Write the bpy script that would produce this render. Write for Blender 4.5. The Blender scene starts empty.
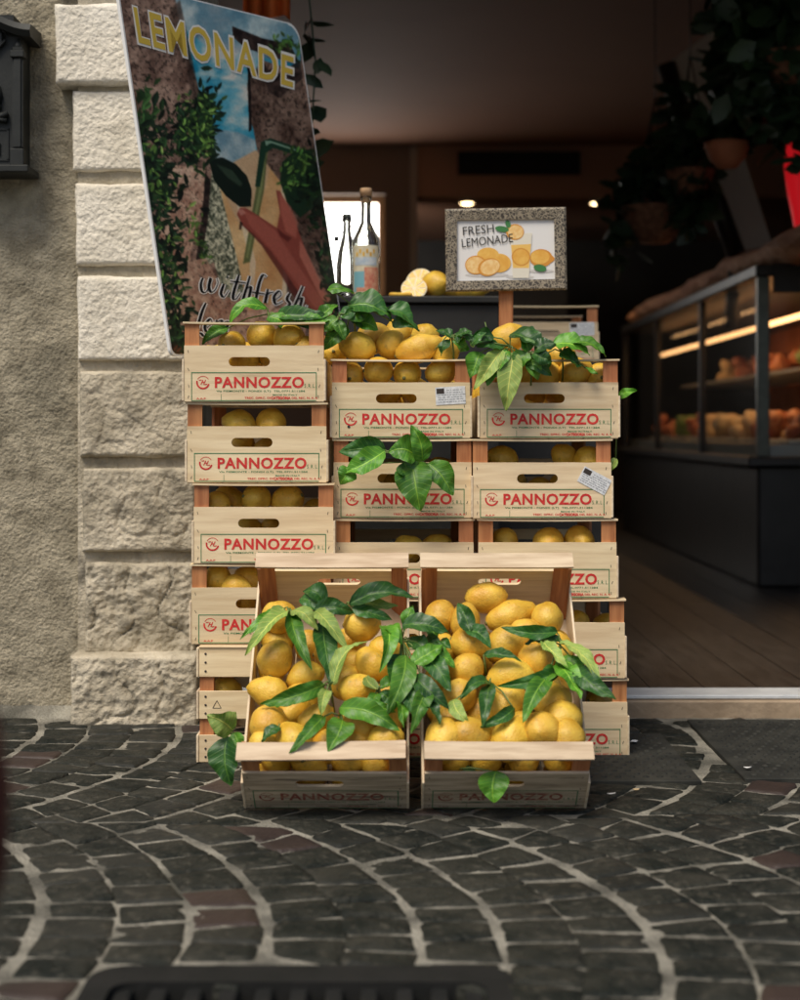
import bpy, bmesh, math, random
from mathutils import Vector, Matrix, noise
random.seed(7)
R = math.radians
scene = bpy.context.scene
col = scene.collection
H = 0.705; F = 1550.0

def P(px, py, Y):
    return Vector(((px-400)*Y/F, Y, H+(430-py)*Y/F))
def ray_plane(px, py, o, n):
    d = Vector(((px-400)/F, 1.0, (430-py)/F)); c = Vector((0, 0, H))
    t = (o-c).dot(n)/d.dot(n)
    return c+d*t

# ------------------------------------------------------------------ materials
def pm(name, c1, c2=None, scale=6.0, rough=0.6, bump=0.0, bscale=40.0, stretch=(1,1,1), metallic=0.0,
       spec=0.5, rand=0.0, detail=6.0, c3=None, lo=0.35, hi=0.65, sss=0.0, bdist=0.01, c3pos=(0.55,0.75), c3scale=None, voro=False, coat=0.0):
    m = bpy.data.materials.new(name); m.use_nodes = True
    nt = m.node_tree; b = nt.nodes['Principled BSDF']
    b.inputs['Roughness'].default_value = rough
    b.inputs['Metallic'].default_value = metallic
    b.inputs['Specular IOR Level'].default_value = spec
    if coat: b.inputs['Coat Weight'].default_value = coat
    if sss:
        b.inputs['Subsurface Weight'].default_value = sss
        b.inputs['Subsurface Radius'].default_value = (1.0, .5, .1)
        b.inputs['Subsurface Scale'].default_value = 0.006
    tc = nt.nodes.new('ShaderNodeTexCoord')
    mp = nt.nodes.new('ShaderNodeMapping'); mp.inputs['Scale'].default_value = stretch
    nt.links.new(tc.outputs['Object'], mp.inputs['Vector'])
    oi = nt.nodes.new('ShaderNodeObjectInfo')
    va = nt.nodes.new('ShaderNodeVectorMath'); va.operation = 'SCALE'; va.inputs[0].default_value = (13.0, 7.0, 9.0)
    nt.links.new(oi.outputs['Random'], va.inputs['Scale'])
    ad = nt.nodes.new('ShaderNodeVectorMath'); ad.operation = 'ADD'
    nt.links.new(mp.outputs[0], ad.inputs[0]); nt.links.new(va.outputs[0], ad.inputs[1])
    vec = ad.outputs[0]
    if c2 is None: c2 = c1
    nz = nt.nodes.new('ShaderNodeTexNoise'); nz.inputs['Scale'].default_value = scale; nz.inputs['Detail'].default_value = detail
    nt.links.new(vec, nz.inputs['Vector'])
    cr = nt.nodes.new('ShaderNodeValToRGB')
    cr.color_ramp.elements[0].position = lo; cr.color_ramp.elements[1].position = hi
    cr.color_ramp.elements[0].color = (*c1, 1); cr.color_ramp.elements[1].color = (*c2, 1)
    nt.links.new(nz.outputs['Fac'], cr.inputs['Fac'])
    out = cr.outputs['Color']
    if c3:
        n3 = nt.nodes.new('ShaderNodeTexNoise'); n3.inputs['Scale'].default_value = c3scale or scale*3.1; n3.inputs['Detail'].default_value = 4
        nt.links.new(vec, n3.inputs['Vector'])
        r3 = nt.nodes.new('ShaderNodeMapRange'); r3.inputs['From Min'].default_value = c3pos[0]; r3.inputs['From Max'].default_value = c3pos[1]
        nt.links.new(n3.outputs['Fac'], r3.inputs['Value'])
        mx = nt.nodes.new('ShaderNodeMix'); mx.data_type = 'RGBA'
        nt.links.new(r3.outputs['Result'], mx.inputs['Factor']); nt.links.new(out, mx.inputs['A']); mx.inputs['B'].default_value = (*c3, 1)
        out = mx.outputs['Result']
    if rand:
        hv = nt.nodes.new('ShaderNodeHueSaturation')
        r1 = nt.nodes.new('ShaderNodeMapRange'); r1.inputs['To Min'].default_value = 1-rand; r1.inputs['To Max'].default_value = 1+rand
        nt.links.new(oi.outputs['Random'], r1.inputs['Value']); nt.links.new(r1.outputs['Result'], hv.inputs['Value'])
        r2 = nt.nodes.new('ShaderNodeMapRange'); r2.inputs['To Min'].default_value = .5-rand*.035; r2.inputs['To Max'].default_value = .5+rand*.035
        ml = nt.nodes.new('ShaderNodeMath'); ml.operation = 'MULTIPLY'; ml.inputs[1].default_value = 7.31
        fr = nt.nodes.new('ShaderNodeMath'); fr.operation = 'FRACT'
        nt.links.new(oi.outputs['Random'], ml.inputs[0]); nt.links.new(ml.outputs[0], fr.inputs[0]); nt.links.new(fr.outputs[0], r2.inputs['Value'])
        nt.links.new(r2.outputs['Result'], hv.inputs['Hue'])
        nt.links.new(out, hv.inputs['Color']); out = hv.outputs['Color']
    nt.links.new(out, b.inputs['Base Color'])
    if bump:
        if voro:
            nb = nt.nodes.new('ShaderNodeTexVoronoi'); nb.inputs['Scale'].default_value = bscale; ho = nb.outputs['Distance']
        else:
            nb = nt.nodes.new('ShaderNodeTexNoise'); nb.inputs['Scale'].default_value = bscale; nb.inputs['Detail'].default_value = 5; ho = nb.outputs['Fac']
        nt.links.new(vec, nb.inputs['Vector'])
        bp = nt.nodes.new('ShaderNodeBump'); bp.inputs['Strength'].default_value = bump; bp.inputs['Distance'].default_value = bdist
        nt.links.new(ho, bp.inputs['Height']); nt.links.new(bp.outputs[0], b.inputs['Normal'])
    return m
def em(name, c, s):
    m = bpy.data.materials.new(name); m.use_nodes = True
    b = m.node_tree.nodes['Principled BSDF']
    b.inputs['Base Color'].default_value = (*c, 1); b.inputs['Emission Color'].default_value = (*c, 1); b.inputs['Emission Strength'].default_value = s
    return m
def flat(name, c, rough=.6, spec=.3):
    m = bpy.data.materials.new(name); m.use_nodes = True
    b = m.node_tree.nodes['Principled BSDF']
    b.inputs['Base Color'].default_value = (*c, 1); b.inputs['Roughness'].default_value = rough; b.inputs['Specular IOR Level'].default_value = spec
    return m
def glass_mat(name, tint=(1,1,1), mixf=.1, rough=.02):
    m = bpy.data.materials.new(name); m.use_nodes = True; nt = m.node_tree
    for n in list(nt.nodes):
        if n.type != 'OUTPUT_MATERIAL': nt.nodes.remove(n)
    o = [n for n in nt.nodes if n.type == 'OUTPUT_MATERIAL'][0]
    t = nt.nodes.new('ShaderNodeBsdfTransparent'); t.inputs[0].default_value = (*tint, 1)
    g = nt.nodes.new('ShaderNodeBsdfGlossy'); g.inputs['Roughness'].default_value = rough
    lw = nt.nodes.new('ShaderNodeLayerWeight'); lw.inputs['Blend'].default_value = mixf
    mx = nt.nodes.new('ShaderNodeMixShader')
    nt.links.new(lw.outputs['Facing'], mx.inputs[0]); nt.links.new(t.outputs[0], mx.inputs[1]); nt.links.new(g.outputs[0], mx.inputs[2])
    nt.links.new(mx.outputs[0], o.inputs['Surface'])
    return m

M = {}
M['basalt'] = pm('basalt setts', (.007,.010,.008), (.032,.032,.025), 14, .68, 1.0, 95, c3=(.075,.07,.055), c3scale=60, c3pos=(.54,.8), bdist=.008, spec=.25)
M['grout'] = pm('sandy mortar', (.11,.105,.085), (.36,.34,.28), 11, .9, 1.0, 140, bdist=.01, c3=(.08,.078,.06), c3scale=3.2, c3pos=(.54,.68))
M['stucco'] = pm('rough stucco', (.27,.235,.165), (.46,.405,.295), 18, .95, 1.0, 200, c3=(.13,.12,.085), c3scale=3.0, c3pos=(.55,.8), bdist=.006)
M['limestone'] = pm('pale limestone', (.74,.68,.56), (.88,.82,.70), 9, .9, .9, 110, c3=(.52,.47,.37), c3scale=16, c3pos=(.6,.85), bdist=.006)
M['limestone_old_dim'] = pm('weathered dimmed limestone', (.36,.315,.23), (.64,.57,.44), 9, .95, 1.0, 90, c3=(.14,.125,.095), c3scale=13, c3pos=(.54,.76), bdist=.008)  # weathered, and darkened for the weaker light on the lower blocks
M['wood_pale'] = pm('pale poplar wood', (.72,.55,.33), (.86,.70,.45), 7, .6, .18, 60, stretch=(1,5,12), rand=.11, c3=(.50,.36,.21), c3scale=5, c3pos=(.62,.84), bdist=.002)
M['wood_rail'] = pm('dull rail wood', (.50,.37,.24), (.70,.56,.39), 8, .75, .2, 60, stretch=(1,8,8), rand=.08, c3=(.34,.24,.15), c3scale=6, c3pos=(.58,.8), bdist=.002)
M['wood_side'] = pm('pale poplar side board', (.66,.52,.35), (.82,.69,.49), 9, .7, .25, 60, stretch=(8,1,12), rand=.08, c3=(.48,.36,.22), c3scale=5, c3pos=(.62,.8), bdist=.002)
M['wood_red'] = pm('reddish post wood', (.36,.13,.045), (.54,.23,.09), 8, .65, .25, 50, stretch=(12,12,1), rand=.12, bdist=.002)
M['wood_worn_shaded'] = pm('worn grey wood', (.42,.33,.22), (.66,.54,.38), 9, .8, .3, 60, stretch=(1,5,12), rand=.05, c3=(.12,.09,.06), c3scale=8, c3pos=(.58,.70), bdist=.002)  # worn, and greyed for shade on the tilted, down-facing crate fronts
M['ink_red'] = pm('red ink', (.58,.02,.02), (.68,.045,.035), 160, .7, lo=.45, hi=.55)
M['ink_red_dark'] = pm('shaded red ink', (.26,.06,.04), (.42,.22,.14), 120, .8, lo=.42, hi=.62)  # red print darkened for the shade under the tilted fronts
M['ink_green'] = flat('green ink', (.035,.20,.08), .7)
M['sticker'] = pm('paper sticker', (.62,.64,.66), (.85,.86,.86), 140, .5)
M['ink_grey'] = flat('grey print', (.25,.26,.28), .6)
M['nail'] = flat('dark nail', (.05,.04,.035), .5)
M['lemon'] = pm('lemon peel', (.62,.34,.028), (.84,.56,.075), 26, .40, .7, 300, rand=.14, c3=(.42,.27,.04), c3scale=80, c3pos=(.60,.76), sss=.08, bdist=.002)
M['lemon_stem'] = flat('lemon stem button', (.18,.17,.06), .8)
M['flesh'] = pm('lemon flesh', (.78,.48,.07), (.90,.66,.18), 60, .3, .2, 200)
M['pith'] = flat('lemon pith', (.88,.82,.62), .6)
M['black'] = pm('black painted board', (.012,.013,.013), (.02,.02,.019), 10, .5, .1, 40)
M['iron'] = pm('dark cast iron', (.006,.007,.006), (.013,.013,.012), 20, .8, .35, 120, metallic=.3, bdist=.003)
M['mailbox'] = pm('dark grey painted iron', (.010,.012,.011), (.018,.020,.018), 20, .55, .2, 130, metallic=.2, bdist=.002)
M['mailbox_dark'] = flat('slot darkness', (.008,.008,.008), .6)
M['threshold'] = pm('brown stone riser', (.22,.155,.095), (.40,.30,.20), 7, .6, .3, 50, c3=(.14,.09,.06), c3scale=12)
M['white_strip'] = pm('pale metal strip', (.50,.53,.55), (.62,.65,.66), 20, .4, .1, 60)
M['floor_wood'] = pm('dark shop floor', (.010,.009,.008), (.030,.025,.021), 6, .45, .15, 30, stretch=(8,1,1))
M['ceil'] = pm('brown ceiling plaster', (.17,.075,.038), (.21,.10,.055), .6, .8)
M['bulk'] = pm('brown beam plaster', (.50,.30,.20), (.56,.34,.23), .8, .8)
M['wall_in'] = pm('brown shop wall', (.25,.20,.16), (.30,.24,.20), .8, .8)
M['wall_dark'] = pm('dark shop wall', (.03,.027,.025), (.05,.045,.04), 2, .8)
M['wall_pale'] = flat('pale wall end', (.5,.45,.38), .7)
M['case_dark'] = pm('black counter cladding', (.014,.013,.012), (.024,.022,.02), 6, .4, .1, 30)
M['case_grey'] = pm('grey case frame', (.09,.10,.085), (.12,.13,.11), 20, .35, metallic=.5)
M['glass'] = glass_mat('clear pane', (.93,.95,.94), .12)
M['bark'] = pm('rough bark slab', (.42,.17,.08), (.68,.36,.20), 9, .8, .9, 30, stretch=(1,.4,1), bdist=.03)
M['terracotta'] = pm('terracotta', (.40,.13,.06), (.55,.20,.10), 8, .8, .2, 40)
M['basket'] = pm('dark wicker', (.15,.06,.03), (.28,.13,.07), 40, .8, .6, 80)
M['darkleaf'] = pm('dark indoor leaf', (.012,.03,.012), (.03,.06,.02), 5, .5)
M['stem'] = pm('green stem', (.10,.17,.04), (.17,.24,.06), 30, .6)
M['red'] = em('red lacquer with added glow', (.85,.012,.02), .32)  # emission added so the ornament stands out in the dim shop
M['orange'] = pm('orange cloth', (.75,.12,.02), (.85,.20,.04), 6, .7)
M['maroon'] = flat('maroon paint', (.085,.022,.016), .7)
M['grey_panel'] = pm('grey panel', (.62,.60,.53), (.72,.70,.62), 3, .7)
M['cork'] = pm('cork', (.55,.33,.17), (.68,.44,.25), 60, .7, .2, 100)
M['meat'] = pm('cured meat', (.34,.07,.03), (.62,.25,.12), 25, .5, .3, 60, rand=.25)
M['cheese'] = pm('pale cheese', (.75,.55,.30), (.85,.68,.42), 12, .5, rand=.2)
M['greenfood'] = pm('green food', (.12,.25,.04), (.25,.35,.08), 22, .5, rand=.2)
M['tray'] = flat('steel tray', (.35,.36,.36), .35)
M['white'] = flat('white card', (.80,.79,.77), .5)
M['board_edge'] = flat('white board edge', (.82,.82,.80), .5)
M['win'] = em('bright window', (1.0,.97,.92), 5.0)
M['lampglow'] = em('warm lamp', (1.0,.72,.38), 9.0)
M['tube'] = em('warm case tube', (1.0,.50,.20), 3.2)
M['plate'] = pm('dimpled iron plate', (.020,.021,.019), (.042,.042,.036), 14, .8, .5, 110, spec=.2, bdist=.003)

def leaf_mat(name, a, b_, rough):
    m = bpy.data.materials.new(name); m.use_nodes = True; nt = m.node_tree; b = nt.nodes['Principled BSDF']
    b.inputs['Roughness'].default_value = rough
    uv = nt.nodes.new('ShaderNodeUVMap'); sp = nt.nodes.new('ShaderNodeSeparateXYZ'); nt.links.new(uv.outputs[0], sp.inputs[0])
    # side veins: wave of u + |v|
    ab = nt.nodes.new('ShaderNodeMath'); ab.operation = 'ABSOLUTE'; nt.links.new(sp.outputs['Y'], ab.inputs[0])
    m1 = nt.nodes.new('ShaderNodeMath'); m1.operation = 'MULTIPLY'; m1.inputs[1].default_value = .16; nt.links.new(ab.outputs[0], m1.inputs[0])
    sb = nt.nodes.new('ShaderNodeMath'); sb.operation = 'SUBTRACT'; nt.links.new(sp.outputs['X'], sb.inputs[0]); nt.links.new(m1.outputs[0], sb.inputs[1])
    m2 = nt.nodes.new('ShaderNodeMath'); m2.operation = 'MULTIPLY'; m2.inputs[1].default_value = 60; nt.links.new(sb.outputs[0], m2.inputs[0])
    sn = nt.nodes.new('ShaderNodeMath'); sn.operation = 'SINE'; nt.links.new(m2.outputs[0], sn.inputs[0])
    vr = nt.nodes.new('ShaderNodeMapRange'); vr.inputs['From Min'].default_value = .80; vr.inputs['From Max'].default_value = 1.0; vr.inputs['To Max'].default_value = .35; nt.links.new(sn.outputs[0], vr.inputs['Value'])
    mr = nt.nodes.new('ShaderNodeMapRange'); mr.inputs['From Min'].default_value = .07; mr.inputs['From Max'].default_value = .02; mr.inputs['To Max'].default_value = .9; nt.links.new(ab.outputs[0], mr.inputs['Value'])
    mxx = nt.nodes.new('ShaderNodeMath'); mxx.operation = 'MAXIMUM'; nt.links.new(vr.outputs[0], mxx.inputs[0]); nt.links.new(mr.outputs[0], mxx.inputs[1])
    tc = nt.nodes.new('ShaderNodeTexCoord'); nz = nt.nodes.new('ShaderNodeTexNoise'); nz.inputs['Scale'].default_value = 25; nt.links.new(tc.outputs['Object'], nz.inputs['Vector'])
    cr = nt.nodes.new('ShaderNodeValToRGB'); cr.color_ramp.elements[0].position = .35; cr.color_ramp.elements[1].position = .65
    cr.color_ramp.elements[0].color = (*a, 1); cr.color_ramp.elements[1].color = (*b_, 1); nt.links.new(nz.outputs['Fac'], cr.inputs['Fac'])
    mx = nt.nodes.new('ShaderNodeMix'); mx.data_type = 'RGBA'; nt.links.new(mxx.outputs[0], mx.inputs['Factor']); nt.links.new(cr.outputs['Color'], mx.inputs['A'])
    mx.inputs['B'].default_value = (min(1,b_[0]*2.2+.05), min(1,b_[1]*1.6+.06), b_[2]*1.6+.01, 1)
    oi = nt.nodes.new('ShaderNodeObjectInfo'); hv = nt.nodes.new('ShaderNodeHueSaturation'); r1 = nt.nodes.new('ShaderNodeMapRange'); r1.inputs['To Min'].default_value = .7; r1.inputs['To Max'].default_value = 1.3
    nt.links.new(oi.outputs['Random'], r1.inputs['Value']); nt.links.new(r1.outputs[0], hv.inputs['Value']); nt.links.new(mx.outputs['Result'], hv.inputs['Color'])
    nt.links.new(hv.outputs[0], b.inputs['Base Color'])
    bp = nt.nodes.new('ShaderNodeBump'); bp.inputs['Strength'].default_value = .5; bp.inputs['Distance'].default_value = .0015; bp.invert = True
    nt.links.new(mxx.outputs[0], bp.inputs['Height']); nt.links.new(bp.outputs[0], b.inputs['Normal'])
    b.inputs['Transmission Weight'].default_value = 0
    b.inputs['Subsurface Weight'].default_value = .12; b.inputs['Subsurface Radius'].default_value = (.3,1,.1); b.inputs['Subsurface Scale'].default_value = .004
    return m
M['leaf_d'] = leaf_mat('dark lemon leaf', (.016,.070,.012), (.035,.125,.018), .42)
M['leaf_b'] = leaf_mat('bright lemon leaf', (.048,.165,.012), (.10,.28,.022), .45)
M['leaf_l'] = leaf_mat('pale leaf underside', (.17,.27,.05), (.27,.38,.085), .6)

# ------------------------------------------------------------------ mesh helpers
def link(o, parent=None):
    col.objects.link(o)
    if parent: o.parent = parent
    return o
def tag(o, label=None, cat=None, group=None, kind=None):
    if label: o['label'] = label
    if cat: o['category'] = cat
    if group: o['group'] = group
    if kind: o['kind'] = kind
    return o
def empty(name, loc=(0,0,0), label=None, cat=None, group=None, rot=None):
    o = bpy.data.objects.new(name, None); o.empty_display_size = .05; col.objects.link(o); o.location = loc
    if rot: o.rotation_euler = rot
    return tag(o, label, cat, group)

class MB:
    def __init__(s): s.v = []; s.f = []; s.mi = []; s.uv = None; s.sm = []
    def add(s, vs, fs, mi=0, smooth=False):
        b = len(s.v); s.v += [tuple(v) for v in vs]; s.f += [tuple(b+i for i in f) for f in fs]; s.mi += [mi]*len(fs); s.sm += [smooth]*len(fs)
    def box(s, x0, x1, y0, y1, z0, z1, mi=0, mat=None):
        vs = [Vector(p) for p in ((x0,y0,z0),(x1,y0,z0),(x1,y1,z0),(x0,y1,z0),(x0,y0,z1),(x1,y0,z1),(x1,y1,z1),(x0,y1,z1))]
        if mat: vs = [mat @ v for v in vs]
        s.add(vs, [(0,3,2,1),(4,5,6,7),(0,1,5,4),(1,2,6,5),(2,3,7,6),(3,0,4,7)], mi)
        return s
    def bbox(s, x0, x1, y0, y1, z0, z1, b=.003, mi=0, mat=None, seg=1):
        bm = bmesh.new(); bmesh.ops.create_cube(bm, size=1)
        for v in bm.verts: v.co = Vector(((x0+x1)/2+v.co.x*(x1-x0), (y0+y1)/2+v.co.y*(y1-y0), (z0+z1)/2+v.co.z*(z1-z0)))
        bmesh.ops.bevel(bm, geom=bm.edges[:], offset=b, segments=seg, affect='EDGES')
        s.bm(bm, mi, mat); return s
    def bm(s, bm, mi=0, mat=None, smooth=False):
        bm.verts.ensure_lookup_table()
        vs = [(mat @ v.co if mat else v.co.copy()) for v in bm.verts]
        for i, v in enumerate(bm.verts): v.index = i
        s.add(vs, [tuple(v.index for v in f.verts) for f in bm.faces], mi, smooth); bm.free()
    def tube(s, pts, r, n=8, mi=0, r1=None):
        pts = [Vector(p) for p in pts]; N = len(pts); rings = []
        up = Vector((0.13, .21, 1))
        for i, p in enumerate(pts):
            t = (pts[min(i+1,N-1)]-pts[max(i-1,0)]).normalized()
            a = t.cross(up)
            if a.length < .05: a = t.cross(Vector((1,0,0)))
            a.normalize(); b = t.cross(a)
            rr = r if r1 is None else r+(r1-r)*i/(N-1)
            if callable(r): rr = r(i/(N-1))
            rings.append([p+(a*math.cos(k*2*math.pi/n)+b*math.sin(k*2*math.pi/n))*rr for k in range(n)])
        vs = [v for g in rings for v in g]; fs = []
        for i in range(N-1):
            for k in range(n): fs.append((i*n+k, i*n+(k+1)%n, (i+1)*n+(k+1)%n, (i+1)*n+k))
        fs.append(tuple(reversed(range(n)))); fs.append(tuple((N-1)*n+k for k in range(n)))
        s.add(vs, fs, mi, True); return s
    def lathe(s, prof, n=24, c=(0,0,0), mi=0, mat=None):
        vs = []; fs = []
        for r, z in prof:
            for k in range(n):
                a = 2*math.pi*k/n; v = Vector((c[0]+r*math.cos(a), c[1]+r*math.sin(a), c[2]+z)); vs.append(mat @ v if mat else v)
        for i in range(len(prof)-1):
            for k in range(n): fs.append((i*n+k, i*n+(k+1)%n, (i+1)*n+(k+1)%n, (i+1)*n+k))
        s.add(vs, fs, mi, True); return s
    def mesh(s, name, mats):
        me = bpy.data.meshes.new(name); me.from_pydata(s.v, [], s.f)
        for m in (mats if isinstance(mats, (list, tuple)) else [mats]): me.materials.append(m)
        me.polygons.foreach_set('material_index', s.mi); me.polygons.foreach_set('use_smooth', s.sm)
        if s.uv:
            l = me.uv_layers.new(name='UVMap'); 
            for lp in me.loops: l.data[lp.index].uv = s.uv[lp.vertex_index]
        me.update(); return me
    def build(s, name, mats, parent=None, **kw):
        o = bpy.data.objects.new(name, s.mesh(name, mats)); link(o, parent); return tag(o, **kw)

def copy_tree(o, parent=None):
    c = o.copy(); col.objects.link(c); c.parent = parent
    for ch in list(o.children): copy_tree(ch, c)
    return c

# text as flat 2d geometry, normalised to the unit box
_tx = {}
def text2d(body, offset=0.0, sp=1.0, shear=0.0):
    k = (body, offset, sp, shear)
    if k in _tx: return _tx[k]
    cu = bpy.data.curves.new('t', 'FONT'); cu.body = body; cu.offset = offset; cu.space_character = sp; cu.shear = shear; cu.resolution_u = 3
    o = bpy.data.objects.new('t', cu); col.objects.link(o); bpy.context.view_layer.update()
    dg = bpy.context.evaluated_depsgraph_get(); me = bpy.data.meshes.new_from_object(o.evaluated_get(dg))
    vs = [(v.co.x, v.co.y) for v in me.vertices]; fs = [tuple(p.vertices) for p in me.polygons]
    x0 = min(v[0] for v in vs); x1 = max(v[0] for v in vs); y0 = min(v[1] for v in vs); y1 = max(v[1] for v in vs)
    vs = [((x-x0)/(x1-x0), (y-y0)/(y1-y0)) for x, y in vs]
    bpy.data.objects.remove(o); bpy.data.curves.remove(cu); bpy.data.meshes.remove(me)
    _tx[k] = (vs, fs); return vs, fs
def put_text(mb, body, x0, x1, z0, z1, y, mi=0, offset=0.0, sp=1.0, fn=None, shear=0.0):
    vs, fs = text2d(body, offset, sp, shear)
    f = fn or (lambda u, v: (x0+(x1-x0)*u, y, z0+(z1-z0)*v))
    mb.add([f(u, v) for u, v in vs], fs, mi)
def rect(mb, x0, x1, z0, z1, y, mi=0): mb.add([(x0,y,z0),(x1,y,z0),(x1,y,z1),(x0,y,z1)], [(0,1,2,3)], mi)

# ------------------------------------------------------------------ street
def g_arc(Y):
    s = math.floor((Y-1.4)/1.4); yc = 2.1+1.4*s
    return -((Y-yc)**2)/(2*.92)
mb = MB(); rs = random.Random(3)
YEND = 3.79
plates = [(.69, 1.45, 3.10, 3.73), (.30, .60, 3.08, 3.56)]
grate = (-.40, .145, 1.50, 2.035)
def blocked(x, y, m=.03):
    for x0, x1, y0, y1 in plates+[grate]:
        if x0-m < x < x1+m and y0-m < y < y1+m: return True
    return False
W = .108
seam = {(a,b): rs.uniform(-.05,.05) for a in range(-1,4) for b in range(-40,40)}
for s in range(-1, 2):
    ya, yb = 1.4+1.4*s, 2.8+1.4*s
    for k in range(-37, 39):
        ya = 1.4+1.4*s+seam[(s,k)]; yb = 2.8+1.4*s+seam[(s+1,k)]; yc0 = 2.1+1.4*s
        xk = k*W+.03+.006*math.sin(k*2.3); y = ya-rs.random()*.05; t1 = 0.0
        while y < yb:
            ln = rs.uniform(.070, .098); y1 = min(y+ln, yb)
            if yb-y1 < .04: y1 = yb
            y0 = max(y, ya)
            if y1-y0 < .03: y = y1; continue
            yc_ = (y0+y1)/2; xc = xk-((yc_-yc0)**2)/(2*.92)+W/2
            if abs(xc) > 3.3 or y0 < .6 or y1 > YEND+.03 or blocked(xc, yc_, -.025): y = y1; continue
            y1c = min(y1, YEND); t0 = t1; t1 = rs.uniform(-.008,.008)+(W/2)*(y1-yc0)/.92*.8
            if y1 >= yb: t1 = 0.0
            if y1c >= YEND: t1 = 0.0
            e = 1e-4; gr = rs.uniform(.002, .0065); gq = rs.uniform(.003, .0065)
            def gx(Y): return -((Y-yc0)**2)/(2*.92)+.006*noise.noise(Vector((xk*2, Y*6, 1)))
            q = [(xk+gx(y0-t0)+gr, y0+gq-t0), (xk+W+gx(y0+t0)-gr*.6, y0+gq+t0), (xk+W+gx(y1c+t1)-gr*.6, y1c-gq+t1), (xk+gx(y1c-t1)+gr, y1c-gq-t1)]
            q = [Vector((a+rs.uniform(-.003,.003), b+rs.uniform(-.003,.003), 0)) for a, b in q]
            c = sum(q, Vector())/4
            per = []
            for i in range(4):
                a, b, p = q[i], q[(i+1)%4], q[i-1]
                rc = rs.uniform(.05,.13); per += [a.lerp(p, rc), a.lerp(c, rc*.5), a.lerp(b, rc), a.lerp(b, .5)+Vector((rs.uniform(-.002,.002), rs.uniform(-.002,.002), 0))]
            n = len(per); top = rs.uniform(-.0016, .0018); tx, ty = rs.uniform(-.018,.018), rs.uniform(-.018,.018)
            vs = []; fs = []
            for t, z in ((1.0, -.03), (1.0, -.004), (.95, .0006), (.62, .002), (.3, .003)):
                for p in per:
                    v = c+(p-c)*t; d = v-c
                    nz = noise.noise(v*38)*.0018+noise.noise(v*90)*.0016 if z > -.003 else 0
                    vs.append((v.x, v.y, z+top+d.x*tx+d.y*ty+nz if z > -.02 else z))
            vs.append((c.x, c.y, top+.003))
            for r in range(4):
                for i in range(n): fs.append((r*n+i, r*n+(i+1)%n, (r+1)*n+(i+1)%n, (r+1)*n+i))
            for i in range(n): fs.append((4*n+i, 4*n+(i+1)%n, 5*n))
            mb.add(vs, fs, 1 if rs.random() < .05 else (2 if rs.random() < .25 else 0), True)
            y = y1
M['basalt_red'] = pm('reddish porphyry sett', (.028,.018,.015), (.048,.030,.024), 5, .6, .55, 75, bdist=.006)
M['basalt_l'] = pm('greyer sett', (.013,.015,.013), (.034,.034,.028), 5, .6, .6, 80, c3=(.085,.078,.06), c3scale=50, c3pos=(.54,.8), bdist=.008, spec=.25)
mb.build('street_paving', [M['basalt'], M['basalt_red'], M['basalt_l']], kind='structure')
# mortar bed and the ground reaching out to the horizon
mb = MB(); nx, ny = 420, 210; x0, x1, y0, y1 = -3.3, 3.3, .6, 3.86
def ghole(x, y): 
    return any(a+.01 < x < b-.01 and c+.01 < y < d-.01 for a, b, c, d in [grate])
vs = []
for j in range(ny+1):
    for i in range(nx+1):
        x = x0+(x1-x0)*i/nx; y = y0+(y1-y0)*j/ny
        vs.append((x, y, -.0017+noise.noise(Vector((x*9, y*9, 0)))*.0022+noise.noise(Vector((x*45, y*45, 2)))*.0022))
fs = []
for j in range(ny):
    for i in range(nx):
        xm = x0+(x1-x0)*(i+.5)/nx; ym = y0+(y1-y0)*(j+.5)/ny
        if ghole(xm, ym): continue
        a = j*(nx+1)+i; fs.append((a, a+1, a+nx+2, a+nx+1))
mb.add(vs, fs, 0, True); mb.build('mortar_bed', M['grout'], kind='structure')
mb = MB(); mb.add([(-60,-80,-.05),(60,-80,-.05),(60,60,-.05),(-60,60,-.05)], [(0,1,2,3)])
M['street_far'] = pm('distant dark paving', (.03,.03,.027), (.09,.085,.075), 9, .8, .6, 12, bdist=.02)
mb.build('ground', M['street_far'], kind='structure')
# dust and small stones gathered along the wall foot
mb = MB()
nx2 = 120
vs = []; fs = []
for i in range(nx2+1):
    x = -3.0+(3.0-.47)*i/nx2
    wv = .035+.03*noise.noise(Vector((x*7, 0, 0)))
    for t, z in ((0, .0), (.5, .012), (1, .028)):
        vs.append((x, 3.845-wv*2*(1-t), z+.004*noise.noise(Vector((x*30, t*3, 0)))-.004))
for i in range(nx2):
    for k in range(2): a = i*3+k; fs.append((a, a+3, a+4, a+1))
mb.add(vs, fs, 0, True); mb.build('dust_strip', M['grout'], kind='structure')

# dimpled plates
def plate(x0, x1, y0, y1, label):
    root = empty('floor_plate', ((x0+x1)/2, y0, 0), label, 'metal plate', 'dimpled metal plates set in the paving')
    ox, oy = (x0+x1)/2, y0
    m = MB(); m.bbox(x0-ox, x1-ox, 0, y1-oy, -.03, .0085, .002); m.build('plate', M['plate'], root)
    m = MB(); n = 0
    ys = y0+.03; r = 0
    while ys < y1-.015:
        xs = x0+.025+(.014 if r % 2 else 0)
        while xs < x1-.015:
            m.lathe([(.0072,.0),(.006,.0022),(.0025,.0032),(.0001,.0033)], 6, (xs-ox, ys-oy, .0084)); xs += .028
        ys += .028; r += 1
    tag(m.build('dimples', M['plate'], root), kind='stuff')
    return root
plate(*plates[0], 'dark dimpled metal plate in the paving before the doorstep, at the right edge')
plate(*plates[1], 'smaller dark dimpled plate in the paving just right of the tilted crates')
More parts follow.
